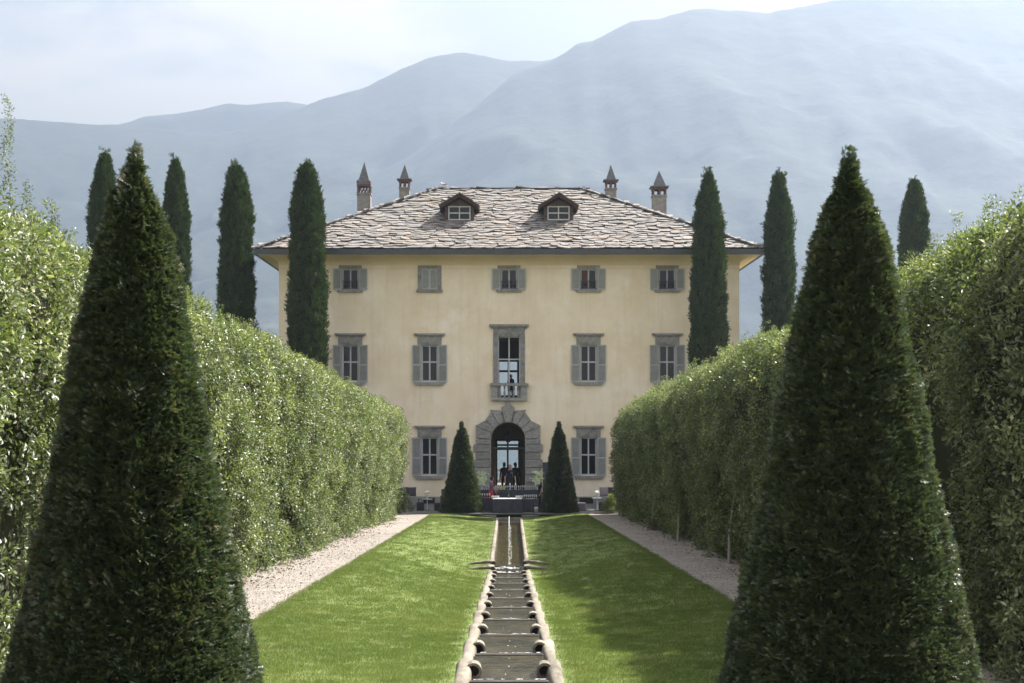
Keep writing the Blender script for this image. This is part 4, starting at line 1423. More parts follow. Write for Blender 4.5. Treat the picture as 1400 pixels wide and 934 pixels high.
# ------------------------------------------------------------------ cypresses
def cypress(x, y, w, ztop, label, seed, dens=46, blunt=0.6):
    zb = -0.1
    t = empty('cypress', (x, y, zb), label, 'cypress tree', 'column cypresses beside the villa')
    h = ztop - zb; rad = w / 2
    def prof(v):
        a = smooth(v / .10) * .35 + .65
        top = max(0.0, 1 - v)
        return rad * a * (0.90 + .10 * math.sin(PI * min(1, v * 1.3))) * min(1, (top / .16) ** blunt if top < .16 else 1) * (1 - .16 * v)
    pts, nrm, scl, tin = [], [], [], []
    nn = int(2 * PI * rad * h * dens)
    for i in range(nn):
        v = random.random() ** .95
        if random.random() < .08: v = random.uniform(.85, .999)
        a = random.uniform(0, 2 * PI)
        lump = noise.fractal(Vector((math.cos(a) * 1.8 + seed, math.sin(a) * 1.8, v * h * .55)), 1.0, 2.0, 4)
        tuft = noise.fractal(Vector((math.cos(a) * 5 + seed, math.sin(a) * 5, v * h * 1.1)), 1.0, 2.0, 3)
        r = prof(v) * (1 + .08 * lump) + .08 * lump + .13 * tuft - random.random() ** 2 * .14
        pts.append((math.cos(a) * max(r, 0), math.sin(a) * max(r, 0), v * h))
        nrm.append((math.cos(a) * .45, math.sin(a) * .45, 1))
        scl.append(random.uniform(.8, 1.6)); tin.append(min(1, max(0, random.gauss(.4, .22) + .25 * lump + .5 * tuft)))
    for k in range(26):     # sprigs that break the outline
        v = random.uniform(.25, .97); a = random.uniform(0, 2 * PI); r = prof(v) + .08
        for q in range(4):
            pts.append((math.cos(a) * r, math.sin(a) * r, v * h + q * .09)); nrm.append((math.cos(a) * .3, math.sin(a) * .3, 1)); scl.append(1.0); tin.append(.6)
    for q in range(18):
        pts.append((random.gauss(0, .14), random.gauss(0, .14), h + random.uniform(-.3, .38))); nrm.append((0, 0, 1)); scl.append(.9); tin.append(.4)
    scatter('foliage', P_CYP, np.array(pts), eulers_from_normals(nrm, jitter=.25), scl, tin, M['cypress'], t)
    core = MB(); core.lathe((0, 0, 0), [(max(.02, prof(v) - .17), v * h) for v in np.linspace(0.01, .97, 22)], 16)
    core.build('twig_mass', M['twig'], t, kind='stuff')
    MB().tube([(0, 0, -.2), (0, 0, 1.2)], .16, 8).build('trunk', M['bark'], t)


def S(D): return 2000 / D
def ztop(D, py): return CAMZ + (585 - py) / S(D)
cypress((420 - 696) / S(73.5), 73.5, 51 / S(73.5) * 1.02, ztop(73.5, 228), 'cypress overlapping the villa corner on the sunlit hedge side', 1.1, blunt=.42)
cypress((323 - 696) / S(77), 77, 51 / S(77) * 1.0, ztop(77, 230), 'blunt cypress just outside the villa on the sunlit hedge side', 2.3, blunt=.42)
cypress((240 - 696) / S(80), 80, 40 / S(80) * 1.05, ztop(80, 222), 'slim cypress right behind the big sunlit-side yew cone', 3.9)
cypress((143 - 696) / S(78), 78, 46 / S(78) * 1.05, ztop(78, 214), 'cypress leaning clear of the big yew cone at its outer side', 5.2)
cypress((969 - 696) / S(74), 74, 47 / S(74) * 1.05, ztop(74, 240), 'pointed cypress overlapping the villa corner on the shaded hedge side', 6.1, blunt=.8)
cypress((1065 - 696) / S(76), 76, 43 / S(76) * 1.05, ztop(76, 241), 'cypress just outside the villa corner beyond the shaded hedge', 7.7, blunt=.7)
cypress((1250 - 696) / S(80), 80, 43 / S(80) * 1.05, ztop(80, 250), 'cypress standing alone beyond the big shaded-side yew cone', 8.4, blunt=.55)

# ------------------------------------------------------------------ grass and pebbles
gp, gr_, gs, gt = [], [], [], []
def add_grass(n, ya, yb, sc_):
    for i in range(n):
        y = random.uniform(ya, yb); s = random.choice((-1, 1)); x = s * random.uniform(.68, 3.62)
        gp.append((x, y, z_lawn(x, y))); gr_.append((0, 0, random.uniform(0, 2 * PI))); gs.append(sc_ * random.uniform(.8, 1.25))
        dry = noise.fractal(Vector((x * .8, y * .8, 0)), 1.0, 2.0, 4)
        gt.append(min(1, max(0, .45 + .55 * noise.noise(Vector((x * .6, y * .4, 2))) + (0.5 if dry > .42 else 0) + random.gauss(0, .1))))
add_grass(16000, 13.5, 24, .9)
add_grass(9000, 24, 38, 1.2)
add_grass(6000, 38, 69, 1.5)
scatter('grass', P_GRASS, np.array(gp), np.array(gr_), gs, gt, M['blade'])['label'] = 'short mown grass blades of the lawn'
# ragged tufts along the lawn edges
gp, gr_, gs, gt = [], [], [], []
for i in range(3200):
    y = 14 + 55 * random.random() ** 1.3; s = random.choice((-1, 1)); x = s * (3.64 + random.uniform(-.05, .05) + .03 * noise.noise(Vector((y * 1.5, s, 0))))
    gp.append((x, y, Zp(y))); gr_.append((0, 0, random.uniform(0, 6))); gs.append(random.uniform(.5, 1.1)); gt.append(random.random())
scatter('grass', P_GRASS, np.array(gp), np.array(gr_), gs, gt, M['blade'])['label'] = 'ragged grass tufts along the gravel edges'

pp, pr_, ps, pt = [], [], [], []
for i in range(14000):
    y = 17 + 34 * random.random() ** 1.4; s = random.choice((-1, 1)); x = s * random.uniform(3.68, 5.5)
    pp.append((x, y, Zp(y) - .014)); pr_.append((random.gauss(0, .4), random.gauss(0, .4), random.uniform(0, 6))); ps.append(random.uniform(.7, 1.7)); pt.append(random.random())
M['pebble'] = leafy('loose_pebbles', (0.20, 0.17, 0.15), (0.42, 0.38, 0.345), None, rough=.9, spec=.2, trans=0.0)
scatter('pebbles', proto_pebble(), np.array(pp), np.array(pr_), ps, pt, M['pebble'])['label'] = 'loose pebbles on the gravel paths'
# fallen leaves along the hedge feet
fl, fr_, fs_, ft = [], [], [], []
P_FALL = proto_laurel(1, .0, .07)
for i in range(1500):
    y = 15 + 50 * random.random() ** 1.2; s = random.choice((-1, -1, 1)); x = s * (5.25 - abs(random.gauss(0, .35)))
    fl.append((x, y, Zp(y) - .005)); fr_.append((random.gauss(0, .5) + 1.2, random.gauss(0, .3), random.uniform(0, 6))); fs_.append(random.uniform(.6, 1.1)); ft.append(random.random())
M['dead'] = leafy('fallen_leaf', (0.10, 0.055, 0.03), (0.22, 0.14, 0.07), None, rough=.8, spec=.2, trans=0.1)
scatter('fallen_leaves', P_FALL, np.array(fl), np.array(fr_), fs_, ft, M['dead'])['label'] = 'brown fallen leaves on the gravel beside the hedge'

# ------------------------------------------------------------------ cascade
cas = empty('water_cascade', (0, 42, 0), 'stepped stone water channel running down the middle of the lawn to a basin', 'cascade')
def C(x, y, z): return (x, y - 42, z)
XI, XO = 0.43, 0.62
LIPS = [40.8, 38.0, 35.2, 32.4, 29.6, 26.8, 24.0, 21.2, 18.5, 15.9, 13.3]
LIPS = LIPS[::-1]
# channel walls under the coping
ch = MB()
ys = np.linspace(11, 41, 31)
for s in (-1, 1):
    for a, b in zip(ys[:-1], ys[1:]):
        x0, x1 = sorted((s * XI, s * (XO - .05)))
        za, zb_ = z_coping(a) - .09, z_coping(b) - .09
        vs = [C(x0, a, za - .6), C(x1, a, za - .6), C(x1, b, zb_ - .6), C(x0, b, zb_ - .6), C(x0, a, za), C(x1, a, za), C(x1, b, zb_), C(x0, b, zb_)]
        ch.add(vs, [(4, 5, 6, 7), (0, 1, 5, 4), (1, 2, 6, 5), (2, 3, 7, 6), (3, 0, 4, 7)])
ch.build('channel_wall', M['cascade'], cas)
# stepped water treads
wt = MB(); wfoam = MB()
prev = 10.5
for i, y1 in enumerate(LIPS):
    z = z_water((prev + y1) / 2) + 0.02
    y = prev
    wt.add([C(-XI, prev, z), C(XI, prev, z), C(XI, y1, z), C(-XI, y1, z)], [(0, 1, 2, 3)])
    # water curling over the far lip
    wt.add([C(-XI, y1, z), C(XI, y1, z), C(XI, y1 + .10, z - .03), C(-XI, y1 + .10, z - .03)], [(0, 1, 2, 3)])
    wt.add([C(-XI, y1 + .10, z - .03), C(XI, y1 + .10, z - .03), C(XI, y1 + .13, z - .3), C(-XI, y1 + .13, z - .3)], [(0, 1, 2, 3)])
    w_ = MB(); w_.box(-XI, XI, y1 - 42 - .11, y1 - 42 - .02, z - .2, z + .016)
    w_.build('weir_stone', M['wetstone'], cas, bevel=.01)
    prev = y1 + .12
o = wt.build('water', M['water'], kind='structure', loc=(0, 42, 0))
o['label'] = 'thin sheets of water on the cascade steps'
# foam lines along each lip and flecks on the treads
tread = []
prev = 10.5
for y1 in LIPS:
    tread.append((prev, y1, z_water((prev + y1) / 2) + 0.02)); prev = y1 + .12
def fleck(x, y, z, w, d):
    n_ = 9; ph = random.uniform(0, 6)
    wfoam.add([C(x + w * math.cos(2 * PI * k / n_) * random.uniform(.6, 1), y + d * math.sin(2 * PI * k / n_) * random.uniform(.6, 1), z + .0025) for k in range(n_)], [tuple(range(n_))])
for (a, b, z) in tread:
    for k in range(16):
        fleck(random.uniform(-XI + .05, XI - .05), b + random.uniform(-.03, .0), z + .022, random.uniform(.01, .07), random.uniform(.006, .016))
    for k in range(5):
        fleck(random.gauss(0, .05), random.uniform(a + .1, b - .2), z, random.uniform(.004, .014), random.uniform(.01, .05))

# coping rolls: tapered barrel stones, wide end lapping over the next one down, with hollow scroll ends on the inner side
joints = [12.0, 14.6, 17.3, 19.9, 22.6, 25.3, 28.1, 30.9, 33.7, 36.5, 39.2, 41.2]
for s in (-1, 1):
    for a, b in zip(joints[:-1], joints[1:]):
        n_ = 12; vs, fs = [], []
        segs = 9; sd = random.uniform(0, 9)
        for j in range(segs + 1):
            t = j / segs
            y = a + (b + .06 - a) * t
            for k in range(n_ + 1):
                an = PI * (-.14 + 1.28 * k / n_)
                w_ = 1 + .035 * noise.noise(Vector((math.cos(an) * 1.2 + sd, y * 0.9, math.sin(an) * 1.5)))
                r = (.064 + .034 * t ** 1.3) * w_
                sq = 1.0 + .10 * abs(math.sin(2 * an))
                zc = z_coping(y) - .105 + .012 * t
                vs.append(C(s * .522 + r * sq * math.cos(an), y, zc + r * sq * math.sin(an)))
        for j in range(segs):
            for k in range(n_):
                fs.append((j * (n_ + 1) + k, j * (n_ + 1) + k + 1, (j + 1) * (n_ + 1) + k + 1, (j + 1) * (n_ + 1) + k))
        base_ = len(vs)
        vs += vs[:n_ + 1] + vs[segs * (n_ + 1):segs * (n_ + 1) + n_ + 1]
        fs.append(tuple(base_ + k for k in range(n_ + 1))); fs.append(tuple(base_ + n_ + 1 + k for k in reversed(range(n_ + 1))))
        me = bpy.data.meshes.new('coping_stone'); me.from_pydata(vs, [], fs); me.shade_smooth()
        bm = bmesh.new(); bm.from_mesh(me); bmesh.ops.recalc_face_normals(bm, faces=bm.faces); bm.to_mesh(me); bm.free()
        cs = link_mesh('coping_stone', me, M['cascade'], cas)
        # scroll: a short hollow barrel facing up the garden
        sm = MB(); yb = b - .55; zc = z_coping(b) - .045; xc = s * .408
        nseg = 14
        rings = [(.098, 0), (.066, 0), (.060, .26), (.001, .27)]
        outer = [(.098, 0), (.085, .30), (.05, .50)]
        def ringpts(r, dy): return [C(xc + r * math.cos(2 * PI * k / nseg), yb + dy, zc + r * math.sin(2 * PI * k / nseg)) for k in range(nseg)]
        for (ra_, rb_) in zip(rings[:-1], rings[1:]):
            A, B = ringpts(*ra_), ringpts(*rb_)
            sm.add(A + B, [(k, (k + 1) % nseg, (k + 1) % nseg + nseg, k + nseg) for k in range(nseg)])
        for (ra_, rb_) in zip(outer[:-1], outer[1:]):
            A, B = ringpts(*ra_), ringpts(*rb_)
            sm.add(A + B, [(k, (k + 1) % nseg, (k + 1) % nseg + nseg, k + nseg) for k in range(nseg)])
        sc_o = link_mesh('scroll', sm.mesh('scroll', M['cascade']), None, cs)

# basin
BZ = -0.20
bs0, bs1 = 46.0, 68.3
for s in (-1, 1):
    ys = np.linspace(bs0, bs1, 12)
    for a, b in zip(ys[:-1], ys[1:]):
        cb = MB(); x0, x1 = sorted((s * .50, s * .635))
        vs = []; fs = []
        n_ = 6
        for j, y in enumerate((a + .006, b - .006)):
            zz = z_coping(y)
            for k in range(n_ + 1):
                an = PI * k / n_
                vs.append(C(s * .567 + .068 * math.cos(an), y, zz - .05 + .05 * math.sin(an)))
            vs += [C(s * .567 - .068, y, zz - .7), C(s * .567 + .068, y, zz - .7)]
        m_ = n_ + 3
        for k in range(m_): fs.append((k, (k + 1) % m_, (k + 1) % m_ + m_, k + m_))
        fs += [tuple(range(m_)), tuple(range(m_, 2 * m_))]
        cb.add(vs, fs); cb.build('basin_coping', M['cascade'], cas)
MB().add([C(-.5, bs0 - .2, -.42), C(.5, bs0 - .2, -.42), C(.5, bs1, -.42), C(-.5, bs1, -.42)], [(0, 1, 2, 3)]).build('water', M['poolwater'], kind='structure', loc=(0, 42, 0))['label'] = 'dark still water in the long stone basin'
# basin end wall with two sunk steps
ew = MB(); ew.box(-.63, .63, bs1 - 42, bs1 - 42 + .22, -.8, z_coping(68) - .0); ew.box(-.5, .5, bs1 - 42 - .5, bs1 - 42, -.8, -.33); ew.build('end_wall', M['cascade'], cas)
# two drop pools between cascade and basin
dp = MB()
for (a, b, z) in ((40.92, 43.2, -.19), (43.3, 45.9, -.30)):
    dp.add([C(-.46, a, z), C(.46, a, z), C(.46, b, z), C(-.46, b, z)], [(0, 1, 2, 3)])
dp.build('water', M['water'], kind='structure', loc=(0, 42, 0))['label'] = 'two short pools where the cascade drops into the basin'
for (y, z) in ((43.2, -.19), (45.9, -.30)):
    MB().box(-.46, .46, y - 42, y - 42 + .12, z - .5, z + .03).build('weir_stone', M['wetstone'], cas)
    for k in range(60):
        fleck(random.uniform(-.42, .42), y - random.uniform(.0, .8), z, random.uniform(.01, .06), random.uniform(.02, .08))
for (x0, x1) in ((-.62, -.46), (.46, .62)):
    MB().box(x0, x1, 41.1 - 42, 46.0 - 42, -.7, -.10).build('pool_wall', M['cascade'], cas)


def arm(s, y, x_out, z):
    pts = [(s * .44, y, z + .03), (s * .60, y - .02, z + .05), (s * 1.0, y - .16, z + .03), (s * x_out, y - .30, z - .03)]
    b_ = MB(); b_.tube([C(*p) for p in pts], [.062, .058, .046, .012], 10)
    o = b_.build('scroll_arm', M['cascade'], cas, smooth=True)
    e = MB(); e.tube([C(s * .47, y - .16, z + .02), C(s * .47, y + .10, z + .02)], [.062, .062], 12)
    e.build('scroll_eye', M['wetstone'], o, smooth=False)
for s in (-1, 1):
    arm(s, 42.3, 1.44, -.03); arm(s, 44.6, 1.34, -.08)
    b_ = MB(); b_.tube([C(s * .60, 68.45, -.10), C(s * 1.0, 68.5, -.09), C(s * 1.42, 68.7, -.07)], [.05, .045, .012], 8); b_.build('scroll_arm', M['cascade'], cas, smooth=True)

# little jets down the middle of the basin
jet = empty('fountain_jet', (0, 60, -.42), 'thin jet of water falling along the middle of the basin', 'fountain')
jb = MB()
pts = [(0.0, 67.6 - 60, .30), (0.0, 66.9 - 60, .42), (0, 66.0 - 60, .30), (0, 65.4 - 60, .0)]
jb.tube(pts, [.010, .012, .012, .014], 6)
for k in range(110):
    y = random.uniform(47, 66) - 60; x = random.gauss(0, .014) + (.07 if random.random() < .3 else 0); z = random.uniform(.0, .10)
    r = random.uniform(.006, .022)
    jb.lathe((x, y, z), [(r * .3, -r), (r, 0), (r * .3, r)], 5)
jb.build('stream', M['foam'], jet)
wfoam_o = wfoam.build('foam', M['foam'], cas, kind='stuff')

# ------------------------------------------------------------------ people
def skin_body(name, joints, edges, radii, mats, pick, parent=None, loc=(0, 0, 0)):
    me = bpy.data.meshes.new(name); me.from_pydata(joints, edges, [])
    ob = bpy.data.objects.new(name, me); COL.objects.link(ob)
    md = ob.modifiers.new('skin', 'SKIN'); md.use_smooth_shade = True
    for i, r in enumerate(radii):
        sv = me.skin_vertices[0].data[i]
        sv.radius = r if isinstance(r, tuple) else (r, r)
    me.skin_vertices[0].data[0].use_root = True
    sb = ob.modifiers.new('sub', 'SUBSURF'); sb.levels = 2; sb.render_levels = 2
    dg = bpy.context.evaluated_depsgraph_get()
    ev = ob.evaluated_get(dg)
    nm = bpy.data.meshes.new_from_object(ev)
    ob.modifiers.clear(); ob.data = nm
    nm.materials.clear()
    for m_ in mats: nm.materials.append(m_)
    for p in nm.polygons:
        p.material_index = pick(p.center); p.use_smooth = True
    ob.parent = parent; ob.location = loc
    return ob


def person(loc, rz, label, h=1.75, top='black', legs='black', hair='hair', armL=None, armR=None, lean=0.0, badge=False, skirt=False, long_sleeve=False):
    p = empty('person', loc, label, 'person', rz=rz)
    k = h / 1.75
    # facing -y. arms given as (elbow, wrist) offsets from shoulder
    armL = armL or ((-.04, .03, -.29), (-.03, -.06, -.54)); armR = armR or ((.04, .03, -.29), (.03, -.06, -.54))
    J, E, Rr = [], [], []
    def j(x, y, z, r, par=None):
        J.append((x * k, (y - lean * max(0, z - .95)) * k, z * k)); Rr.append(tuple(q * k for q in r) if isinstance(r, tuple) else r * k)
        if par is not None: E.append((par, len(J) - 1))
        return len(J) - 1
    pel = j(0, 0, .95, (.15, .11)); wa = j(0, 0, 1.10, (.13, .095), pel); chs = j(0, 0, 1.30, (.165, .11), wa); nk0 = j(0, .01, 1.44, (.10, .08), chs)
    nk = j(0, .0, 1.50, .052, nk0); hd0 = j(0, -.01, 1.57, .075, nk); hd1 = j(0, -.015, 1.66, (.078, .095), hd0); hd2 = j(0, 0, 1.72, .06, hd1)
    nose = j(0, -.108, 1.625, .014, hd1)
    for s, ar in ((-1, armL), (1, armR)):
        sh = j(s * .17, 0, 1.41, .058, nk0)
        el = j(s * .19 + ar[0][0], ar[0][1], 1.41 + ar[0][2], .040, sh); wr = j(s * .19 + ar[1][0], ar[1][1], 1.41 + ar[1][2], .027, el)
        d = (Vector(J[wr]) - Vector(J[el])).normalized() / k
        hx, hy, hz = (Vector(J[wr]) / k)
        # undo lean for placing
        hy = hy + lean * max(0, hz - .95)
        pm_ = j(hx + d.x * .05, hy + d.y * .05, hz + d.z * .05, (.034, .018), wr)
        for q in range(4):
            o_ = (q - 1.5) * .017
            f1 = j(hx + d.x * .10 + o_ * .5, hy + d.y * .10 + o_, hz + d.z * .10, .0085, pm_)
            j(hx + d.x * (.15 - abs(q - 1.5) * .008) + o_ * .5, hy + d.y * .14 + o_ - .012, hz + d.z * .145, .0075, f1)
        t1 = j(hx + d.x * .04 - s * .03, hy + d.y * .04 - .03, hz + d.z * .05, .010, pm_); j(hx + d.x * .07 - s * .035, hy + d.y * .07 - .045, hz + d.z * .085, .009, t1)
    for s in (-1, 1):
        hp = j(s * .085, 0, .88, .085, pel); kn = j(s * .10, -.015, .49, .056, hp); an = j(s * .105, .02, .09, .038, kn)
        j(s * .11, -.10, .035, (.042, .03), an)
    ptop, pleg = M[top], M[legs]
    sleeve = 1.41 * k - (.6 * k if long_sleeve else .24 * k)
    def pick(c):
        z, x = c.z, abs(c.x)
        if z > 1.475 * k: return 0
        if x > .155 * k and z > .70 * k: return 1 if z > sleeve and z > 1.0 * k else 0
        if z > .98 * k: return 1
        if z < .07 * k: return 3
        if skirt and z < .45 * k: return 0
        return 2
    body = skin_body('body', J, E, Rr, [M['skin'], ptop, pleg, M['black']], pick, p)
    hr = MB()
    hy = -lean * .72 * k
    hr.lathe((0, hy + .022 * k, 1.63 * k), [(.088 * k, -.06 * k), (.098 * k, 0), (.096 * k, .05 * k), (.075 * k, .10 * k), (.03 * k, .125 * k), (.005 * k, .13 * k)], 14, .86, 1.0, Euler((R(-14), 0, 0)))
    hr.build('hair', M[hair], p, smooth=True)
    ef = MB()
    for s in (-1, 1):
        ef.lathe((s * .030 * k, hy - .098 * k, 1.655 * k), [(.002, -.008), (.010, 0), (.002, .008)], 6)
    ef.box(-.025 * k, .025 * k, hy - .102 * k, hy - .085 * k, 1.582 * k, 1.590 * k)
    ef.build('face', M['hair'], p)
    if skirt:
        sk = MB(); sk.lathe((0, 0, 0), [(.24 * k, .42 * k), (.21 * k, .6 * k), (.17 * k, .86 * k), (.14 * k, 1.02 * k)], 16, 1, .8); sk.build('skirt', pleg, p, smooth=True)
    if badge:
        MB().box(.04 * k, .12 * k, -.135 * k - .01, -.118 * k - .01, 1.30 * k, 1.35 * k).build('badge', M['badge'], p)
    return p


person((0.05, 77.45, HALL_Z), 0, 'man in black t-shirt with a small blue badge standing in the doorway', 1.80, 'black', 'black', 'greyhair', badge=True,
       armL=((-.07, .02, -.28), (-.06, -.10, -.52)), armR=((.07, .02, -.28), (.10, -.10, -.52)))
person((0.35, 79.8, HALL_Z), R(160), 'dark-clothed person standing in the hall behind the man in the doorway', 1.86, 'black', 'black', 'hair', long_sleeve=True)
person((-0.27, 80.6, HALL_Z), R(200), 'dark silhouetted person in the hall next to the lakeside door', 1.84, 'black', 'black', 'hair', long_sleeve=True)
person((-0.90, 71.9, 0), R(80), 'woman in a plum top and red skirt leaning over the drinks table', 1.66, 'purple', 'red', 'hair', skirt=True, lean=.12,
       armL=((-.02, -.14, -.26), (.03, -.36, -.40)), armR=((.02, -.06, -.28), (.0, -.22, -.48)))
person((1.52, 72.6, 0), R(-70), 'person mostly hidden behind the small yew cone, one bare arm showing', 1.62, 'black', 'black', 'hair', armL=((-.04, -.02, -.28), (-.02, -.12, -.52)))
person((0.10, 79.0, 5.39), R(30), 'dark-haired person standing inside the upper balcony window', 1.55, 'black', 'black', 'hair', long_sleeve=True)

# ------------------------------------------------------------------ patio furniture and drinks tables
def table(x0, x1, y0, y1, h, label, topm, cloth):
    t = empty('table', ((x0 + x1) / 2, (y0 + y1) / 2, 0), label, 'table')
    w, d = (x1 - x0) / 2, (y1 - y0) / 2
    MB().box(-w, w, -d, d, h - .03, h).build('tabletop', topm, t, bevel=.006)
    if cloth:
        sk = MB(); n = 40
        per = []
        for k in range(n):
            u = k / n
            for_ = [(-w, -d), (w, -d), (w, d), (-w, d)]
            q = u * 4; i = int(q); f_ = q - i; a, b = for_[i], for_[(i + 1) % 4]
            per.append((a[0] + (b[0] - a[0]) * f_, a[1] + (b[1] - a[1]) * f_))
        vs = [(x * 1.005, y * 1.005, h - .03) for x, y in per] + [(x * (1.01 + .03 * math.sin(i * 2.1)), y * (1.03 + .05 * math.sin(i * 1.7)), .03) for i, (x, y) in enumerate(per)]
        sk.add(vs, [(i, (i + 1) % n, (i + 1) % n + n, i + n) for i in range(n)])
        sk.build('cloth', M['cloth_navy'], t)
    for sx in (-1, 1):
        for sy in (-1, 1):
            MB().tube([(sx * (w - .05), sy * (d - .05), 0), (sx * (w - .05), sy * (d - .05), h - .03)], .022, 8).build('leg', M['iron'], t)
    return t


table(-.78, .62, 69.6, 70.7, .68, 'front drinks table with a white top and navy cloth skirt', M['cloth_white'], 2)
table(.66, 1.42, 70.2, 70.9, .62, 'dark cabinet-like bar table next to the white-topped table', M['soffitw'], 1)
table(-1.42, -.82, 70.6, 71.2, .66, 'low dark serving table beside the woman in plum', M['soffitw'], 1)
table(-1.45, 1.42, 72.25, 72.85, .98, 'long back bar table with rows of glasses, in front of the doorway', M['cloth_navy'], 1)

glass_me = MB().lathe((0, 0, 0), [(.028, 0), (.032, .1), (.036, .12), (.030, .119), (.026, .02)], 10).mesh('drinking_glass', M['clear'], True)
wine_me = MB().lathe((0, 0, 0), [(.034, 0), (.006, .01), (.005, .09), (.03, .12), (.038, .17), (.030, .21), (.027, .208), (.034, .168), (.02, .12)], 10).mesh('wine_glass', M['clear'], True)
red_me = MB().lathe((0, 0, 0), [(.030, 0), (.034, .13), (.03, .131)], 10).mesh('drink', M['curtain'], True)
for r_ in range(2):
    for k in range(5):
        for side in (-1, 1):
            o = link_mesh('drinking_glass', glass_me, None, loc=(side * .58 - .08 + (k - 2) * .078, 69.85 + r_ * .15, .68))
            tag(o, 'small clear glass in the double row near a corner of the white tabletop', 'glass', 'glasses on the white table')
for k in range(26):
    o = link_mesh('wine_glass', wine_me, None, loc=(-1.32 + k * .105, 72.40 + random.uniform(-.06, .06), .98))
    tag(o, 'stemmed glass in the long row on the back bar table', 'glass', 'stemmed glasses on the back bar')
for k in range(7):
    o = link_mesh('wine_glass', wine_me, None, loc=(.74 + k * .095, 70.4 + random.uniform(-.08, .08), .62))
    tag(o, 'stemmed glass on the dark bar beside the white table', 'glass', 'stemmed glasses on the side bar')
for k in range(4):
    o = link_mesh('wine_glass', wine_me, None, loc=(-1.3 + k * .12, 70.8 + random.uniform(-.08, .08), .66))
    tag(o, 'stemmed glass on the low serving table beside the woman', 'glass', 'stemmed glasses on the serving table')
# tall bottle, juice jug, ice bucket
bt = MB().lathe((0, 0, 0), [(.04, 0), (.042, .2), (.015, .28), (.013, .34), (.016, .35)], 10)
o = bt.build('bottle', M['bottle'], loc=(-.02, 70.2, .68), smooth=True); tag(o, 'tall green bottle in the middle of the white tabletop', 'bottle')
o = MB().lathe((0, 0, 0), [(.05, 0), (.06, .1), (.045, .17), (.05, .2)], 12).build('juice_jug', M['lemon'], loc=(-.38, 72.3, .98), smooth=True); tag(o, 'jug of yellow juice on the back bar behind the woman', 'jug')
o = empty('ice_bucket', (1.30, 69.75, 0), 'shiny steel ice bucket standing on the ground beside the dark bar', 'bucket')
MB().lathe((0, 0, 0), [(.085, 0), (.11, .22), (.115, .23), (.10, .225), (.08, .03)], 14).build('bucket', M['steel'], o, smooth=True)
tb_ = MB()
for k in range(5): tb_.lathe((random.uniform(-.06, .06), random.uniform(-.06, .06), .22), [(.035, 0), (.03, .05)], 6)
tb_.build('ice', M['foam'], o, kind='stuff')
ts = empty('tray', (1.02, 70.3, .62), 'oval dark tray with a pale rim on the dark bar', 'tray')
MB().lathe((0, 0, .002), [(.16, 0), (.19, .02), (.17, .02), (.15, .008)], 18, 1.3, .8).build('plate', M['steel'], ts)

P_BUSH = proto_laurel(34, .10, .04)


def flowers(x, y, z, r, label, tall=0.0, wispy=False):
    t = empty('flower_vase', (x, y, z), label, 'flowers')
    MB().lathe((0, 0, 0), [(.05, 0), (.06, .08), (.035, .14), (.05, .18)], 12).build('vase', M['clear'], t, smooth=True)
    mb = MB()
    for k in range(60):
        a = random.uniform(0, 2 * PI); e = random.uniform(-.5, PI / 2); rr = r * random.uniform(.7, 1)
        mb.lathe((math.cos(a) * math.cos(e) * rr, math.sin(a) * math.cos(e) * rr, .18 + r * .7 + tall * .0 + math.sin(e) * rr * .85), [(.008, -.02), (.034, 0), (.01, .02)], 6)
    mb.build('blossom', M['petal'], t, kind='stuff')
    if wispy:
        pts = [(random.gauss(0, .12), random.gauss(0, .1), .35 + random.random() * .55) for _ in range(60)]
        scatter('foliage', P_BUSH, np.array(pts), np.random.default_rng(3).uniform(-1, 1, (60, 3)), np.full(60, .8), np.full(60, .9), M['bush_white'], t)
    return t


M['bush_white'] = leafy('pale_flower_sprays', (0.35, 0.42, 0.30), (0.70, 0.74, 0.66), None, rough=.7, spec=.2, trans=.3)
flowers(-1.36, 72.3, .98, .13, 'white flowers with tall pale sprays on the back bar next to the sunlit-side cone', wispy=True)
flowers(1.38, 72.3, .98, .15, 'white flowers with tall pale sprays on the back bar next to the shaded-side cone', wispy=True)


def pouf(x, y, r, h, label, mat, box=False):
    t = empty('pouf', (x, y, 0), label, 'pouf')
    if box:
        MB().cbox((0, 0, h / 2), (r * 2.2, r * 1.5, h)).build('body', mat, t, bevel=.05)
    else:
        MB().lathe((0, 0, 0), [(r * .92, .0), (r, .04), (r, h - .06), (r * .93, h - .015), (r * .7, h)], 20).build('body', mat, t, smooth=True)
    MB().lathe((0, 0, h * .5), [(r * 1.01, -.006), (r * 1.015, 0), (r * 1.01, .006)], 20).build('seam', mat, t) if not box else MB().cbox((0, 0, h - .02), (r * 2.0, r * 1.35, .05)).build('cushion', mat, t, bevel=.02)
    return t


pouf(-4.34, 71.6, .19, .42, 'round dark pouf beside the sunlit-side patio bench', M['cushion_dark'])
pouf(-3.36, 71.6, .27, .38, 'dark square ottoman next to the sunlit-side small cone', M['cushion_dark'], True)
pouf(3.50, 71.6, .25, .38, 'mauve grey ottoman next to the shaded-side small cone', M['cushion_mauve'], True)
pouf(4.55, 71.3, .17, .44, 'round dark pouf beside the shaded-side patio bench', M['cushion_dark'])


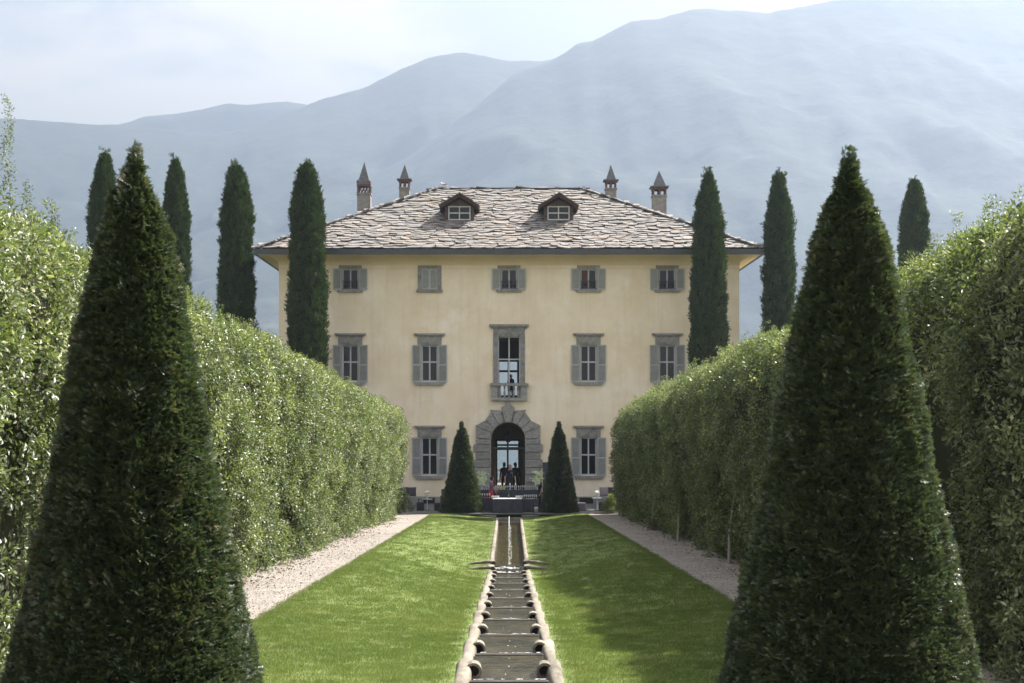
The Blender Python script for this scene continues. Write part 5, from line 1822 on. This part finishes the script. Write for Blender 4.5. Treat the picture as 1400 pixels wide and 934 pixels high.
def side_table(x, y, h, label):
    t = empty('side_table', (x, y, 0), label, 'side table')
    MB().lathe((0, 0, h - .02), [(.26, 0), (.265, .01), (.26, .02)], 20).build('tabletop', M['steel'], t)
    MB().tube([(0, 0, .02), (0, 0, h - .02)], .022, 8).build('stem', M['steel'], t)
    MB().lathe((0, 0, 0), [(.16, 0), (.15, .02)], 16).build('base', M['iron'], t)
side_table(-4.03, 72.0, .55, 'small round metal table holding white flowers on the sunlit-side patio')
side_table(4.33, 72.0, .60, 'small round metal table holding white flowers on the shaded-side patio')
flowers(-4.03, 72.0, .55, .14, 'round bunch of white flowers on the sunlit-side patio table')
flowers(4.33, 72.0, .60, .11, 'white flowers in a glass vase on the shaded-side patio table')


def bench(x, s, label, matc):
    t = empty('bench', (x, 75.6, 0), label, 'bench')
    MB().box(-1.0, 1.0, -.32, .32, .40, .50).build('seat', M['plinth'], t, bevel=.015)
    for q in (-.75, .75):
        MB().box(q - .1, q + .1, -.26, .26, 0, .40).build('leg', M['plinth'], t, bevel=.01)
    return t
bench(-5.3, -1, 'grey stone bench against the villa wall by the sunlit hedge', M['plinth'])
bench(5.4, 1, 'grey stone bench against the villa wall by the shaded hedge', M['plinth'])


def cushion(x, y, z, w, mat, label, tilt=-.25, rz=0.0):
    mb = MB()
    n = 8; vs = []; fs = []
    for sgn in (-1, 1):
        for j in range(n + 1):
            for i in range(n + 1):
                u, v = i / n * 2 - 1, j / n * 2 - 1
                b = max(0, (1 - u ** 4) * (1 - v ** 4)) ** .5
                pinch = 1 - .06 * (abs(u * v)) ** 2 * -1
                vs.append((u * w / 2 * (1 - .06 * (1 - v * v)), sgn * b * w * .16, v * w / 2 * (1 - .06 * (1 - u * u))))
    m_ = (n + 1) ** 2
    for q in range(2):
        for j in range(n):
            for i in range(n):
                a = q * m_ + j * (n + 1) + i
                fs.append((a, a + 1, a + n + 2, a + n + 1))
    mb.add(vs, fs)
    o = mb.build('cushion', mat, loc=(x, y, z + w / 2 - .01), smooth=True)
    o.rotation_euler = (tilt, 0, rz)
    return tag(o, label, 'cushion')


cushion(-5.05, 75.7, .5, .50, M['cushion_dark'], 'dark cushion upright on the sunlit-side stone bench')
cushion(-5.5, 75.7, .5, .50, M['cushion_dark'], 'dark cushion half hidden by the sunlit hedge on the stone bench')
cushion(4.92, 75.65, .5, .50, M['cushion_mauve'], 'mauve grey cushion leaning on the shaded-side stone bench', -.25, .15)
cushion(5.36, 75.65, .5, .50, M['cushion_dark'], 'charcoal cushion beside the mauve one on the stone bench', -.2, -.1)


def bush(x, y, r, h, mat, label, n=260):
    t = empty('bush', (x, y, 0), label, 'bush')
    pts, nrm = [], []
    for k in range(n):
        a = random.uniform(0, 2 * PI); e = random.uniform(0, PI / 2); q = random.uniform(.5, 1.05)
        pts.append((math.cos(a) * math.cos(e) * r * q, math.sin(a) * math.cos(e) * r * q, .05 + math.sin(e) * h * q)); nrm.append((math.cos(a) * math.cos(e), math.sin(a) * math.cos(e), math.sin(e) + .3))
    scatter('foliage', P_BUSH, np.array(pts), eulers_from_normals(nrm), np.full(n, 1.1), [random.random() for _ in range(n)], mat, t)
    for k in range(5):
        a = random.uniform(0, 6); MB().tube([(0, 0, 0), (math.cos(a) * r * .6, math.sin(a) * r * .6, h * .7)], [.012, .005], 5).build('stem', M['bark'], t)
bush(4.85, 69.6, .45, .75, M['bush'], 'pale sunlit bush at the far foot of the shaded hedge')
bush(-5.05, 70.0, .45, .85, M['cypress'], 'dark low bush in shade at the far foot of the sunlit hedge')

# armchair beside the small left cone
ac = empty('armchair', (-3.0, 74.4, 0), 'dark wicker armchair half hidden behind the sunlit-side small cone', 'armchair', rz=.3)
MB().box(-.32, .32, -.32, .32, .12, .42).build('seat', M['wicker'], ac, bevel=.03)
MB().cbox((0, .33, .62), (.72, .12, .6), Euler((-.2, 0, 0))).build('backrest', M['wicker'], ac, bevel=.03)
for s in (-1, 1):
    MB().box(s * .38 - .06, s * .38 + .06, -.32, .32, .12, .60).build('armrest', M['wicker'], ac, bevel=.03)
    for q in (-.27, .27): MB().box(s * .32 - .025, s * .32 + .025, q - .025, q + .025, 0, .12).build('leg', M['iron'], ac)

# dark door screen to the right of the doorway
sc_ = empty('folding_screen', (1.98, 76.5, 0), 'dark panel standing against the wall right beside the stone doorway', 'screen')
MB().box(-.22, .22, -.03, .03, .05, 2.25).build('panel', M['cloth_navy'], sc_, bevel=.01)
for s in (-1, 1): MB().box(s * .2 - .03, s * .2 + .03, -.2, .2, 0, .049).build('foot', M['iron'], sc_)

# gull on the ridge
gl = empty('gull', (-3.77, 77 + RY * 1.0405, (RZ + .10) * 1.0405 - .164), 'white gull perched on the near end of the roof ridge', 'bird')
gb = MB()
gb.lathe((0, 0, .17), [(.005, -.22), (.05, -.12), (.085, 0), (.075, .10), (.045, .17)], 12, 1, .9, Euler((0, R(-75), 0)))
gb.lathe((-.17, 0, .27), [(.02, -.06), (.045, 0), (.03, .04), (.005, .055)], 10)
gb.build('body', M['bird'], gl, smooth=True)
MB().tube([(-.20, 0, .27), (-.27, 0, .255)], [.014, .004], 6).build('beak', M['lemon'], gl)
for s in (-1, 1):
    MB().cbox((.05, s * .07, .19), (.28, .015, .07), Euler((0, .12, 0))).build('wing', M['cushion_mauve'], gl, bevel=.006)
    MB().tube([(0, s * .03, 0), (0, s * .03, .12)], .007, 5).build('leg', M['lemon'], gl)

# ------------------------------------------------------------------ haze
hz = MB(); hz.box(-5600, 5600, -700, 5700, -16, 975)
hzm = bpy.data.materials.new('haze'); hzm.use_nodes = True
hn = hzm.node_tree; hn.nodes.clear()
ho = hn.nodes.new('ShaderNodeOutputMaterial'); pv = hn.nodes.new('ShaderNodeVolumePrincipled')
pv.inputs['Color'].default_value = (0.315, 0.37, 0.465, 1); pv.inputs['Density'].default_value = HAZE_DENSITY; pv.inputs['Anisotropy'].default_value = 0.62
hn.links.new(pv.outputs['Volume'], ho.inputs['Volume'])
haze = hz.build('haze', hzm, kind='stuff'); haze['label'] = 'pale blue summer haze between the garden and the mountains'
